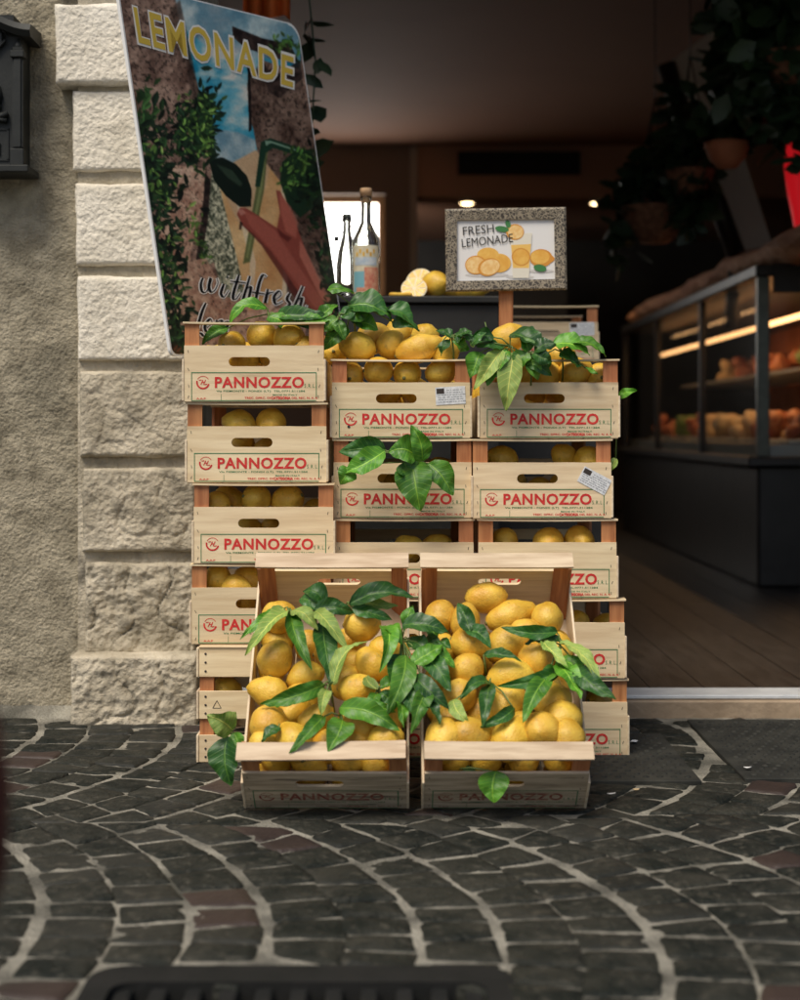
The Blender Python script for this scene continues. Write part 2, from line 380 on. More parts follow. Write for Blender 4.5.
# grate in the foreground
g = empty('drain_grate', (0,0,0), 'black iron drain grate with rounded corners set in the cobbles', 'drain grate')
x0,x1,y0,y1 = grate
m = MB()
def rframe(x0,x1,y0,y1,r,n=6):
    pts = []
    for cx, cy, a0 in ((x1-r,y1-r,0),(x0+r,y1-r,90),(x0+r,y0+r,180),(x1-r,y0+r,270)):
        for i in range(n+1): a = R(a0+90*i/n); pts.append((cx+r*math.cos(a), cy+r*math.sin(a)))
    return pts
o_, i_ = rframe(x0,x1,y0,y1,.05), rframe(x0+.035,x1-.035,y0+.035,y1-.062,.03); n = len(o_)
vs = [(a,b,-.02) for a,b in o_]+[(a,b,.0025) for a,b in o_]+[(a,b,.0025) for a,b in i_]+[(a,b,-.035) for a,b in i_]
m.add(vs, [(r*n+i, r*n+(i+1)%n, (r+1)*n+(i+1)%n, (r+1)*n+i) for r in range(3) for i in range(n)]); m.build('frame', M['iron'], g)
for k in range(11):
    m = MB(); xx = x0+.05+k*.0445; m.bbox(xx-.011, xx+.011, y0+.025, y1-.05, -.034, -.006, .003); m.build('bar', M['iron'], g)
m = MB(); m.box(x0+.02,x1-.02,y0+.02,y1-.02,-.045,-.038); m.build('sump', M['mailbox_dark'], g)

# scraps of litter
rs = random.Random(5)
for (px, py), lab in zip([(634,742),(612,794),(636,790),(748,768)], ['pale paper scrap on the smaller floor plate', 'white paper scrap beside the right tilted crate foot', 'yellowish scrap right of the other scrap near the crate foot', 'small pale scrap on the large floor plate']):
    p = ray_plane(px, py, Vector((0,0,.0135)), Vector((0,0,1)))
    m = MB(); pts = [Vector((rs.uniform(.6,1)*.010*math.cos(a), rs.uniform(.6,1)*.007*math.sin(a), rs.uniform(0,.003))) for a in [k*math.pi/3 for k in range(6)]]
    m.add(pts+[q+Vector((0,0,.001)) for q in pts], [tuple(range(5,-1,-1)), tuple(range(6,12))]+[(i,(i+1)%6,(i+1)%6+6,i+6) for i in range(6)])
    o = m.build('paper_scrap', M['cheese'] if 'yellow' in lab else M['white'], None, label=lab, cat='litter'); o.location = p

# ------------------------------------------------------------------ facade
def rough_panel(name, mat, parent, x0, x1, z0, z1, y, step, amp, freq, seed=0, depth=.25):
    nx = max(2, int((x1-x0)/step)); nz = max(2, int((z1-z0)/step)); vs = []; fs = []
    for j in range(nz+1):
        for i in range(nx+1):
            x = x0+(x1-x0)*i/nx; z = z0+(z1-z0)*j/nz; p = Vector((x, z, seed))
            q = p+noise.noise_vector(p*60)*.004
            d = (.55-noise.voronoi(q*freq)[0][0])*amp*1.3+noise.noise(p*freq*1.7)*amp*.8+noise.noise(p*3)*amp*1.0+noise.noise(p*28)*amp*.6
            vs.append((x, y-d, z))
    for j in range(nz):
        for i in range(nx): a = j*(nx+1)+i; fs.append((a, a+1, a+nx+2, a+nx+1))
    m = MB(); m.add(vs, fs, 0, True)
    return m.build(name, mat, parent)
WY = 3.84
wall = empty('stucco_wall', (-1.5, WY, 0), 'rough beige stucco wall left of the stone pilaster, carrying the mailbox', 'wall')
def pz(o, root):   # keep world coordinates under a moved empty
    o.matrix_parent_inverse = Matrix.Translation(-root.location)
    return o
pz(rough_panel('render_coat', M['stucco'], wall, -1.30, -.50, -.02, 2.1, WY, .0034, .0036, 135), wall)
m = MB(); m.box(-4.5,-1.30,WY,WY+.02,-.04,4.2); m.box(-1.30,-.50,WY,WY+.02,2.1,4.2); m.box(-4.5,-.5,WY+.02,WY+.42,-.04,4.2)
pz(m.build('wall_body', M['stucco'], wall), wall)
m = MB(); m.box(-.5,2.3,WY,WY+.42,2.55,4.2); m.build('lintel_wall', M['stucco'], None, label='beige stucco wall above the shop opening', cat='wall')
m = MB(); m.box(2.3,5.5,WY,WY+.42,-.04,4.2); m.build('side_wall', M['stucco'], None, label='beige stucco wall right of the shop opening', cat='wall')

# pilaster of rusticated blocks
pil = empty('stone_pilaster', (-.62, 3.74, 0), 'pale rusticated stone pilaster of stacked blocks beside the shop opening', 'pilaster')
def stone_block(px0, px1, py0, py1, Y, mat, amp, seed, xr=-.50, parent=pil):
    a = P(px0, py0, Y); b = P(px1 or 0, py1, Y); x0, x1, z1, z0 = a.x, (xr if px1 is None else b.x), a.z, b.z
    if px1 is None: x1 = xr
    nx = max(4, int((x1-x0)/.0042)); nz = max(4, int((z1-z0)/.0042)); vs = []; fs = []
    r = .011
    for j in range(nz+1):
        for i in range(nx+1):
            x = x0+(x1-x0)*i/nx; z = z0+(z1-z0)*j/nz
            e = min(x-x0, x1-x, z-z0, z1-z)
            rec = 0 if e > r else (r-math.sqrt(max(0, r*r-(r-e)**2)))
            p = Vector((x, z, seed*3.7))
            qq = p+noise.noise_vector(p*50)*.005; rou = noise.fractal(p*34, .55, 2.1, 4)*amp*.75+(.5-noise.voronoi(qq*85)[0][0])*max(.0026,amp*.42)+noise.noise(p*7)*amp*.7+noise.noise(p*150)*.0016
            if abs(noise.noise(p*9+Vector((5,0,0)))) < .03: rou -= amp*.8
            margin = min(1, e/.02)
            ex = noise.noise(p*14+Vector((0,9,0)))*.004+noise.noise(p*40)*.002 if (i in (0,nx)) else 0
            ez = noise.noise(p*14+Vector((9,0,0)))*.004+noise.noise(p*40)*.002 if (j in (0,nz)) else 0
            vs.append((x+ex, Y+rec-rou*(.35+.65*margin), z+ez))
    for j in range(nz):
        for i in range(nx): q = j*(nx+1)+i; fs.append((q, q+1, q+nx+2, q+nx+1))
    # sides going back into the wall
    n0 = len(vs); back = WY+.06 if x1 < -.6 else WY+.06
    loop = [i for i in range(nx+1)]+[j*(nx+1)+nx for j in range(1, nz+1)]+[nz*(nx+1)+i for i in range(nx-1, -1, -1)]+[j*(nx+1) for j in range(nz-1, 0, -1)]
    L = len(loop)
    for q in loop: vs.append((vs[q][0], back, vs[q][2]))
    for i in range(L): fs.append((loop[i], n0+i, n0+(i+1)%L, loop[(i+1)%L]))
    m = MB(); m.add(vs, fs, 0, True)
    return pz(m.build('stone_block', mat, parent), parent)
PY = 3.778
lm, lo = M['limestone'], M['limestone_old_dim']
for i, (a, t, b, Y, mt, amp) in enumerate([(55,3,83,3.765,lm,.0016),(72,90,171,3.785,lm,.0022),(75,183,265,3.782,lm,.0022),(77,276,361,3.780,lm,.0022),(79,371,457,PY,lo,.0035),(82,468,552,PY,lo,.005),(84,563,655,PY,lo,.009)]):
    o = stone_block(a, None, t, b, Y, mt, amp, i+1)
o = stone_block(70, None, 656, 729, 3.70, lo, .008, 11, xr=-.484)
m = MB(); m.box(P(78,0,3.80).x, -.504, 3.80, WY+.41, -.02, 1.79); m.box(P(50,0,3.80).x, -.502, 3.765, WY+.41, 1.815, 2.6)
pz(m.build('mortar_core', M['limestone_old_dim'], pil), pil)

# mailbox
mbx = P(-31, 0, 3.83).x; mz = lambda py: P(0, py, 3.74).z
mail = empty('mailbox', (mbx, 3.84, mz(168)), 'dark grey ornate iron mailbox with arched hood on the stucco wall', 'mailbox')
z0 = mail.location.z; HT = mz(12)-z0; hw = .150
m = MB(); m.bbox(-hw, hw, -.085, -.002, .0, mz(28)-z0, .004); m.build('body', M['mailbox'], mail)
def arch_top(x): 
    t = abs(x)/.178; return mz(26)-z0+(.055)*(math.cos(min(1,t)*math.pi)+1)/2
m = MB(); N = 28; vs = []
for i in range(N+1):
    x = -.178+.356*i/N; zt = arch_top(x)
    for (yy, dz) in ((-.004,-.03),(-.118,-.03),(-.128,-.016),(-.118,.0),(-.004,.006)): vs.append((x, yy, zt+dz))
fs = [(i*5+k, (i+1)*5+k, (i+1)*5+(k+1)%5, i*5+(k+1)%5) for i in range(N) for k in range(5)]+[(4,3,2,1,0), tuple(N*5+k for k in range(5))]
m.add(vs, fs, 0, False); m.build('hood', M['mailbox'], mail)
m = MB(); m.box(-.13,.13,-.09,-.0,mz(28)-z0+.001,mz(22)-z0+.02); m.build('pediment', M['mailbox'], mail)
for sx in (-1, 1):
    m = MB(); cx = sx*.143
    m.bbox(cx-.017, cx+.017, -.112, -.084, .005, .045, .002); m.bbox(cx-.013, cx+.013, -.108, -.084, .045, mz(58)-z0, .005, seg=2)
    m.bbox(cx-.017, cx+.017, -.112, -.084, mz(58)-z0, mz(51)-z0, .002); m.bbox(cx-.013,cx+.013,-.105,-.084,mz(51)-z0,mz(47)-z0,.002)
    m.lathe([(.010,0),(.011,.005),(.003,.02),(.0001,.022)], 10, (cx,-.094,mz(47)-z0)); m.build('column', M['mailbox'], mail)
m = MB(); m.bbox(-.172,.172,-.115,-.002,-.012,.006,.003); m.build('base_moulding', M['mailbox'], mail)
m = MB(); zz = mz(38)-z0; m.bbox(-.105,.105,-.094,-.084,zz-.018,zz+.018,.003); 
m.tube([(.0,-.094,zz-.034),(.05,-.094,zz-.034),(.09,-.094,zz-.026),(.11,-.094,zz-.005),(.112,-.094,zz+.015),(.10,-.094,zz+.026),(.06,-.094,zz+.03),(0,-.094,zz+.034)], .004)
m.tube([(.0,-.094,zz-.034),(-.05,-.094,zz-.034),(-.09,-.094,zz-.026),(-.11,-.094,zz-.005),(-.112,-.094,zz+.015),(-.10,-.094,zz+.026),(-.06,-.094,zz+.03),(0,-.094,zz+.034)], .004)
sl = m.build('slot_surround', M['mailbox'], mail); m = MB(); m.box(-.092,.092,-.0955,-.0945,zz-.010,zz+.010); m.build('slot', M['mailbox_dark'], sl)
m = MB(); zr = mz(95)-z0; m.lathe([(.0001,-.03),(.016,-.024),(.022,0),(.016,.024),(.0001,.03)], 12, (.082,-.088,zr)); m.bbox(.06,.10,-.10,-.084,zr-.035,zr-.02,.004)
zh = mz(118)-z0; m.tube([(-.09,-.09,zh+.004),(0,-.094,zh),(.06,-.095,zh-.002),(.09,-.095,zh+.002),(.118,-.095,zh+.012)], lambda t: .013-.006*t, 10); m.tube([(.085,-.095,zh),(.115,-.095,zh-.006)], .006, 8)
m.build('horn_relief', M['mailbox'], mail)
m = MB(); a, b = mz(128)-z0, mz(159)-z0
for q in ((-.118,.118,a-.002,a+.002),(-.118,.118,b-.002,b+.002),(-.118,-.114,b,a),(.114,.118,b,a)): m.box(q[0],q[1],-.088,-.084,q[2],q[3])
d = m.build('door_frame', M['mailbox'], mail); m = MB(); zc = mz(148)-z0; m.bbox(-.098,.098,-.090,-.084,zc-.015,zc+.015,.002); m.build('nameplate', M['mailbox'], mail)

# ------------------------------------------------------------------ shop interior
FZ = .045
m = MB(); m.bbox(-.478, 2.3, 3.80, 3.9, -.03, .041, .004); m.build('door_step', M['threshold'], None, label='brown stone doorstep under the shop opening', cat='step')
m = MB(); m.bbox(-.478, 2.3, 3.815, 3.93, .0425, .052, .002); m.build('threshold_strip', M['white_strip'], None, label='pale strip lying along the top of the doorstep', cat='threshold')
m = MB()
x = -1.6; rr = random.Random(2)
while x < 3.6:
    m.box(x+.0015, x+.1385, 3.905, 13, 0, FZ-.001+rr.uniform(-.0005,.0005)); x += .14
m.build('shop_floor', M['floor_wood'], kind='structure')
CZ = H+1.93
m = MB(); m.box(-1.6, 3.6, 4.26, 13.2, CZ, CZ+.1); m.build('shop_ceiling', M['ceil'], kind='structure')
BY = 10.5
xe = P(410,0,BY).x
# back wall left with window opening
bw = empty('back_wall', (-1, BY, 0), 'brown back wall of the shop around the bright window', 'wall')
wx0, wx1, wz0, wz1 = P(270,0,BY).x, P(385,0,BY).x, 1.0, P(0,194,BY).z
m = MB(); m.box(-1.6,wx0,BY,BY+.25,0,CZ); m.box(wx0,wx1,BY,BY+.25,wz1,CZ); m.box(wx0,wx1,BY,BY+.25,0,wz0); m.box(wx1,xe,BY,BY+.25,0,CZ)
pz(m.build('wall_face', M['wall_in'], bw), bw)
m = MB(); m.box(xe,xe+.05,BY-.02,BY+.25,0,CZ-.01); pz(m.build('wall_edge', M['wall_pale'], bw), bw)
w = empty('shop_window', ((wx0+wx1)/2, BY+.1, wz0), 'bright white window at the back of the shop behind the bottles', 'window')
ww = (wx1-wx0)/2; wh = wz1-wz0
m = MB(); m.box(-ww,ww,.02,.03,0,wh); m.build('pane', M['win'], w)
m = MB(); m.bbox(-ww,-ww+.05,-.02,.015,0,wh,.004); m.bbox(ww-.05,ww,-.02,.015,0,wh,.004); m.bbox(-ww+.05,ww-.05,-.02,.015,wh-.05,wh,.004); m.bbox(-ww+.05,ww-.05,-.02,.015,0,.05,.004); m.build('frame', M['cork'], w)
# bulkhead
bz = P(0,196,BY).z
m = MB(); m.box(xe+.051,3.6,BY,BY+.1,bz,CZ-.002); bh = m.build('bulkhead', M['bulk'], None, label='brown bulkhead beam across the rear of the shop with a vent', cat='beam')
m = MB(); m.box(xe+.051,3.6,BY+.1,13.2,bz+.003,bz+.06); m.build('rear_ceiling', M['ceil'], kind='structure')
vn = empty('air_vent', P(519,163,BY-.02), 'dark slatted air vent on the bulkhead above the framed sign', 'vent')
hw_, hh = 61*BY/F, 11.5*BY/F
m = MB(); m.box(-hw_,hw_,.0,.018,-hh,hh); m.build('backing', M['mailbox_dark'], vn)
for k in range(6):
    m = MB(); z = -hh+hh*2*(k+.5)/6; m.box(-hw_,hw_,-.012,-.001,z-.006,z+.006); m.build('slat', M['case_dark'], vn)
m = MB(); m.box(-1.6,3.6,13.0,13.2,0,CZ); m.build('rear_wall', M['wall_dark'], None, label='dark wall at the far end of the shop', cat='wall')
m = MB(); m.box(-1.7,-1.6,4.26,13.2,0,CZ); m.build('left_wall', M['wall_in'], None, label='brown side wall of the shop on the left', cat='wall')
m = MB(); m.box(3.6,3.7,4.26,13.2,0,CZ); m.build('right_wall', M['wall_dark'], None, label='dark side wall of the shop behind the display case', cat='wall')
m = MB(); m.box(xe+.3,1.25,11.6,12.0,FZ,1.95); m.build('dark_cabinet', M['case_dark'], None, label='tall dark cabinet at the rear of the shop behind the framed sign', cat='cabinet')
for px, lab in ((467,'round warm ceiling downlight above the framed sign'), (597,'round warm ceiling downlight right of the framed sign')):
    p = P(px, 202, 10.78); p.z = bz+.003
    d = empty('downlight', p, lab, 'ceiling light', 'warm downlights in the rear ceiling')
    m = MB(); m.lathe([(.062,0),(.062,-.012),(.05,-.014),(.048,-.002)], 24); m.build('rim', M['wall_pale'], d)
    m = MB(); m.lathe([(.0001,-.022),(.03,-.019),(.05,-.008)], 24); m.build('bulb', M['lampglow'], d)
    L = bpy.data.lights.new('downlight_lamp', 'SPOT'); L.energy = 9; L.color = (1,.66,.38); L.spot_size = R(140); L.spot_blend = .8; L.shadow_soft_size = .06
    lo_ = bpy.data.objects.new('downlight_lamp', L); col.objects.link(lo_); lo_.location = p+Vector((0,0,-.04))

# display case
CX = 1.5; CY0, CY1 = 6.5, 10.45; LZ = H-.1125; TZ = H+.664
case = empty('display_case', (CX, CY0, FZ), 'long glass food display case with black base on the right of the shop', 'display case')
def C(mb, name, mat): return pz(mb.build(name, mat, case), case)
m = MB(); m.bbox(CX, CX+1.0, CY0, CY1, FZ, LZ-.04, .01); base = C(m, 'base', M['case_dark'])
m = MB(); m.bbox(CX-.05, CX+1.05, CY0-.05, CY1, LZ-.04, LZ, .006); C(m, 'ledge', M['case_dark'])
m = MB(); m.bbox(CX-.01, CX+1.0, CY0-.01, CY1, TZ-.02, TZ+.03, .006); m.bbox(CX+.06, CX+1.0, CY0-.02, CY0-.011, TZ-.09, TZ+.03, .002); C(m, 'top', M['case_dark'])
for yy in (CY0, 7.75, 9.1, CY1-.04):
    m = MB(); wd = .05 if yy == CY0 else .03
    m.bbox(CX, CX+wd, yy, yy+.04, LZ, TZ-.021, .004); C(m, 'post', M['case_grey'] if yy == CY0 else M['case_dark'])
m = MB(); m.bbox(CX+.95, CX+1.0, CY0, CY0+.04, LZ, TZ-.021, .004); C(m, 'post', M['case_grey'])
m = MB(); m.box(CX+.018, CX+.024, CY0+.04, CY1-.04, LZ+.001, TZ-.022); C(m, 'side_glass', M['glass'])
m = MB(); m.box(CX+.05, CX+.95, CY0+.016, CY0+.022, LZ+.001, TZ-.022); C(m, 'front_glass', M['glass'])
m = MB(); m.box(CX+.97, CX+1.0, CY0+.04, CY1, LZ, TZ-.021); C(m, 'back_panel', M['terracotta'])
m = MB(); m.tube([(CX+.25, CY0+.08, P(0,0,1).z*0+H+.50), (CX+.25, CY1-.1, H+.50)], .012, 10); C(m, 'light_tube', M['tube'])
m = MB(); m.box(CX+.04, CX+.93, CY0+.06, CY1-.06, LZ+.001, LZ+.05); C(m, 'display_deck', M['tray'])
m = MB(); m.box(CX+.38, CX+.93, CY0+.06, CY1-.06, H+.28, H+.295); C(m, 'shelf', M['tray'])
rr = random.Random(11)
foods = [('meat','heap of reddish cured meat'),('cheese','pale cheese wedges'),('greenfood','green vegetable antipasti'),('meat','stacked dark red salami'),('cheese','pale yellow cheese round'),('meat','orange red prepared meat'),('cheese','cream coloured cheese pieces'),('meat','brown red sausage heap')]
posn = ['nearest the case corner','second from the case corner','third from the case corner','fourth from the case corner','fifth from the case corner','sixth from the case corner','seventh from the case corner','at the far end']
def lump(mb, c, s, rr, mi=0):
    bm = bmesh.new(); bmesh.ops.create_icosphere(bm, subdivisions=2, radius=1)
    rot = Matrix.Rotation(rr.uniform(0,6.28), 4, Vector((rr.random()-.5, rr.random()-.5, rr.random()-.5)).normalized()); sd = Vector((rr.random()*9,)*3)
    for v in bm.verts: v.co = v.co*(1+.25*noise.noise(v.co*1.6+sd)); v.co = rot @ Vector((v.co.x*s*1.3, v.co.y*s, v.co.z*s*.8))
    mb.bm(bm, mi, Matrix.Translation(c), True)
for lay, (zz, xo) in enumerate(((LZ+.05, .22), (H+.295, .62))):
    for k in range(8):
        fm, fl = foods[(k*3+lay) % 8]; yy = CY0+.28+k*.47
        f = empty('food_tray', (CX+xo+.1, yy, zz+.001), f"{fl} on the {'lower deck' if lay == 0 else 'upper shelf'}, {posn[k]}", 'food tray', 'food trays in the display case')
        m = MB(); m.bbox(-.17,.17,-.19,.19,0,.02,.005); m.build('tray', M['tray'], f)
        m = MB()
        for q in range(16): lump(m, Vector((rr.uniform(-.12,.12), rr.uniform(-.14,.14), .045+rr.uniform(0,.08))), rr.uniform(.03,.05), rr)
        m.build('food', M[fm], f)
AL = bpy.data.lights.new('case_lamp', 'AREA'); AL.shape = 'RECTANGLE'; AL.size = .06; AL.size_y = 3.6; AL.energy = 9; AL.color = (1,.52,.22)
ao = bpy.data.objects.new('case_lamp', AL); col.objects.link(ao); ao.location = (CX+.30, (CY0+CY1)/2, TZ-.05)
# bark slab
m = MB(); N = 40; vs = []; fs = []
for i in range(N+1):
    yy = CY0-.9+(CY1-CY0+1.0)*i/N; cx = CX+.18+.07*noise.noise(Vector((yy*1.1,0,0))); zc = TZ+.095+.035*noise.noise(Vector((yy*1.7,3,0)))
    for k in range(10):
        a = 2*math.pi*k/10; rx = .17+.06*noise.noise(Vector((yy*2.5,k,1))); rz = .06+.045*noise.noise(Vector((yy*4,k,7)))
        vs.append((cx+rx*math.cos(a), yy, zc+rz*math.sin(a)))
for i in range(N):
    for k in range(10): fs.append((i*10+k, i*10+(k+1)%10, (i+1)*10+(k+1)%10, (i+1)*10+k))
fs += [tuple(range(10)), tuple(N*10+k for k in range(9,-1,-1))]
m.add(vs, fs, 0, True); m.build('bark_slab', M['bark'], None, label='long rough bark edged wooden slab lying on top of the display case', cat='wood slab')
for (px, py, Y, lab) in ((648,352,8.6,'small green bottle label card inside the display case'),):
    pass

# hanging plants
def leaf_blob(mb, c, rad, n, size, rr, mi=0):
    for _ in range(n):
        d = Vector((rr.gauss(0,1), rr.gauss(0,1), rr.gauss(0,1))).normalized()*(rr.random()**.4)
        p = c+Vector((d.x*rad[0], d.y*rad[1], d.z*rad[2]))
        ax = Vector((rr.gauss(0,1), rr.gauss(0,1), rr.gauss(0,.7)-.4)).normalized(); sd = ax.cross(Vector((rr.gauss(0,1), rr.gauss(0,1), 1))).normalized()
        s = size*rr.uniform(.6,1.3); nn = ax.cross(sd)
        mb.add([p, p+ax*s*.35+sd*s*.3+nn*s*.05, p+ax*s*.7+sd*s*.24, p+ax*s, p+ax*s*.7-sd*s*.24, p+ax*s*.35-sd*s*.3+nn*s*.05, p+ax*s*.45-nn*s*.06],
               [(0,1,6),(1,2,6),(2,3,6),(3,4,6),(4,5,6),(5,0,6)], mi, True)
def hanging(px, py, Y, rb, label, blobs, mat='basket', seed=1):
    p = P(px, py, Y); rr = random.Random(seed)
    h = empty('hanging_basket', p, label, 'hanging plant', 'hanging plants above the display case')
    m = MB(); m.lathe([(.0001,-rb*.95),(rb*.45,-rb*.9),(rb*.8,-rb*.5),(rb,0),(rb*1.05,.02),(rb*.93,.02),(rb*.85,-.03),(.0001,-.05)], 20); m.build('basket', M[mat], h)
    top = CZ-p.z-.002
    m = MB()
    for a in (0, 2.1, 4.2): m.tube([(rb*math.cos(a), rb*math.sin(a), .01), (0,0,min(.5,top*.6))], .003, 5)
    m.tube([(0,0,min(.5,top*.6)),(0,0,top)], .003, 5); m.build('chain', M['case_dark'], h)
    m = MB()
    for (dx, dz, rx, rz, n) in blobs: leaf_blob(m, Vector((dx, 0, dz)), (rx, rx*.8, rz), n, .10, rr)
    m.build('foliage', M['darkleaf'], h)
hanging(655, 212, 6.8, .15, 'round wicker hanging basket with trailing leaves above the far case', [(0,.12,.16,.16,220),(-.14,-.05,.07,.2,60),(.1,.3,.12,.12,80)], seed=1)
hanging(727, 148, 6.0, .085, 'small terracotta hanging pot in the middle of the hanging plants', [(0,.14,.14,.14,160),(.05,.32,.12,.14,120)], 'terracotta', 2)
hanging(790, 60, 5.6, .12, 'large dark hanging plant nearest the street at the top right', [(0,.1,.26,.22,420),(-.12,-.08,.12,.2,120),(.05,-.2,.14,.2,120),(-.2,.2,.12,.1,80)], seed=3)
hanging(690, 175, 6.5, .10, 'dark hanging plant between the wicker basket and terracotta pot', [(0,.05,.12,.13,170),(0,-.12,.08,.14,90),(-.05,.25,.05,.15,50)], seed=4)
# leaves at the edge of the poster
pp = P(312, 60, 4.5)
vine = empty('hanging_vine', pp, 'dark leafy vine hanging just right of the lemonade poster', 'plant')
m = MB(); m.tube([(0,0,CZ-pp.z),(-.01,0,.2),(.01,0,0),(.0,0,-.2),(.02,.01,-.36)], .003, 5); m.build('stem', M['darkleaf'], vine)
m = MB(); rr = random.Random(9)
for k in range(9): leaf_blob(m, Vector((rr.uniform(-.03,.03), 0, .12-.055*k)), (.03,.03,.02), 3, .075, rr)
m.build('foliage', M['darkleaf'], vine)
# tilted grey panel
pts = [(716,28),(664,66),(690,138),(742,252),(772,244),(742,150),(712,95)]
m = MB(); Y = 7.3
fr = [P(a,b,Y) for a,b in pts]; n = len(fr); bk = [v+Vector((0,.06,0)) for v in fr]
m.add(fr+bk, [tuple(range(n-1,-1,-1)), tuple(range(n,2*n))]+[(i,(i+1)%n,(i+1)%n+n,i+n) for i in range(n)])
pn = m.build('slanted_panel', M['grey_panel'], None, label='grey slanted hood panel in the dim upper right of the shop', cat='hood')
m = MB(); m.tube([P(666,64,Y-.03),P(688,138,Y-.03),P(718,205,Y-.03),P(736,254,Y-.03)], .045, 8); m.tube([P(736,254,Y-.03),P(732,300,Y-.03),P(730,330,Y-.03)], .03, 8); m.build('edge_trim', M['case_dark'], pn)
# red tapering ornament hanging
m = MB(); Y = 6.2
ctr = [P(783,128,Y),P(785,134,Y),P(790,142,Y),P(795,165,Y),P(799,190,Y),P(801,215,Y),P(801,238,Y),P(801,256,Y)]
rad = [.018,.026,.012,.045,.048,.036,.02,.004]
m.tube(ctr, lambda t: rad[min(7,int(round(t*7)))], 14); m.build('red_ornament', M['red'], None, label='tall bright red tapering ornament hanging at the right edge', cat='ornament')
m = MB(); p = P(783,128,Y); m.tube([p, Vector((p.x,p.y,CZ-.001))], .002, 5); o = m.build('cord', M['case_dark'], bpy.data.objects['red_ornament'])
# orange cloth behind poster
m = MB(); a = P(243,-60,4.55); b = P(290,18,4.55); N = 10; vs = []
for i in range(N+1):
    x = a.x+(b.x-a.x)*i/N; yy = 4.55+.02*math.sin(i*1.9)
    for z in (a.z+.4, b.z+.01*math.sin(i)): vs += [(x,yy,z),(x,yy+.008,z)]
fs = []
for i in range(N):
    q = i*4; fs += [(q,q+4,q+6,q+2),(q+1,q+3,q+7,q+5),(q+2,q+6,q+7,q+3),(q,q+1,q+5,q+4)]
m.add(vs, fs, 0, True); m.build('orange_cloth', M['orange'], None, label='bright orange cloth hanging behind the top of the poster', cat='cloth')
# foreground maroon post
m = MB(); m.lathe([(.05,0),(.05,.01),(.03,.03),(.03,.33),(.045,.345),(.058,.39),(.06,.45),(.052,.50),(.03,.53),(.0001,.54)], 24)
o = m.build('bollard', M['maroon'], None, label='blurred dark maroon round topped post at the left edge of the foreground', cat='bollard'); o.location = (-.338, 1.1, 0)

# counter
c0, c1 = -.185, P(500,0,4.12).x; TC = P(0,296,4.12).z
cn = empty('black_counter', (c0, 4.12, FZ), 'black counter just inside the opening carrying bottles and cut lemons', 'counter')
m = MB(); m.bbox(c0, c1, 4.13, 4.6, FZ, TC-.02, .004); pz(m.build('body', M['black'], cn), cn)
m = MB(); m.bbox(c0-.005, c1+.005, 4.115, 4.61, TC-.02, TC, .004); pz(m.build('top', M['black'], cn), cn)
m = MB(); m.bbox(.29, .63, 4.66, 5.15, FZ, P(0,362,4.7).z, .006); m.build('low_cabinet', M['case_dark'], None, label='low dark cabinet carrying the single crate behind the right stack', cat='cabinet')
CABZ = P(0,362,4.7).z
# bottles
def bottle_glass(name):
    m = bpy.data.materials.new(name); m.use_nodes = True; b = m.node_tree.nodes['Principled BSDF']
    b.inputs['Base Color'].default_value = (.93,.96,.93,1); b.inputs['Roughness'].default_value = .03; b.inputs['Transmission Weight'].default_value = 1; b.inputs['IOR'].default_value = 1.42
    return m
M['bglass'] = bottle_glass('bottle glass')
s = 4.17/F
p = P(366, 0, 4.17); bt = empty('corked_bottle', (p.x, 4.17, TC), 'clear bottle with wooden cork and painted seaside label on the counter', 'bottle')
h = lambda py: (297-py)*s
prof = [(.0001,.002),(13*s,.002),(14*s,h(290)),(14*s,h(245)),(13*s,h(238)),(9*s,h(230)),(5.4*s,h(222)),(5*s,h(206)),(5*s,h(200)),(5.6*s,h(199)),(5.6*s,h(196))]
inner = [(max(.0001,r-.0045), z+(.012 if z < .01 else 0)) for r, z in reversed(prof)]
m = MB(); m.lathe(prof+inner, 32); m.build('glass', M['bglass'], bt)
m = MB(); m.lathe([(.0001,h(188)),(5.8*s,h(188)),(6*s,h(189)),(6*s,h(196.0)+.001),(3.5*s,h(196)+.001),(3.5*s,h(202))], 20); m.build('cork', M['cork'], bt)
def curved_label(mb, r, a0, a1, z0, z1, mi, n=16):
    vs = []; 
    for i in range(n+1):
        a = R(a0+(a1-a0)*i/n)-math.pi/2; vs += [(r*math.cos(a), r*math.sin(a), z0), (r*math.cos(a), r*math.sin(a), z1)]
    mb.add(vs, [(2*i,2*i+2,2*i+3,2*i+1) for i in range(n)], mi, True)
M['lab1'] = pm('label paper', (.62,.55,.38), (.75,.70,.52), 60, .6); M['lab2'] = flat('label sea blue', (.20,.45,.52), .6); M['lab3'] = pm('label coral print', (.55,.16,.10), (.70,.40,.25), 90, .6)
M['lab4'] = pm('label pale blue', (.42,.52,.60), (.62,.66,.66), 60, .6)
m = MB(); curved_label(m, 14*s+.0006, -62, 62, h(294), h(246), 0); curved_label(m, 14*s+.0010, -55, 10, h(292), h(272), 1); curved_label(m, 14*s+.0013, -5, 58, h(291), h(268), 2); curved_label(m, 14*s+.0013,-40,8,h(292),h(288),2); curved_label(m, 14*s+.0012, -48, 48, h(266), h(258), 3)
for k in range(6): curved_label(m, 14*s+.0016, -40+k*14, -32+k*14, h(257-(k%2)*3), h(253-(k%2)*3), 4, 3)
m.build('label', [M['lab1'],M['lab2'],M['lab3'],M['lab4'],M['lemon']], bt)
p = P(347, 0, 4.24); bt = empty('swing_top_bottle', (p.x, 4.24, TC), 'empty clear swing top bottle behind the corked bottle', 'bottle')
prof = [(.0001,.002),(10*s,.002),(11*s,h(290)),(11*s,h(262)),(9.5*s,h(250)),(6*s,h(236)),(4.2*s,h(228)),(4*s,h(218)),(5*s,h(217)),(4.8*s,h(214))]
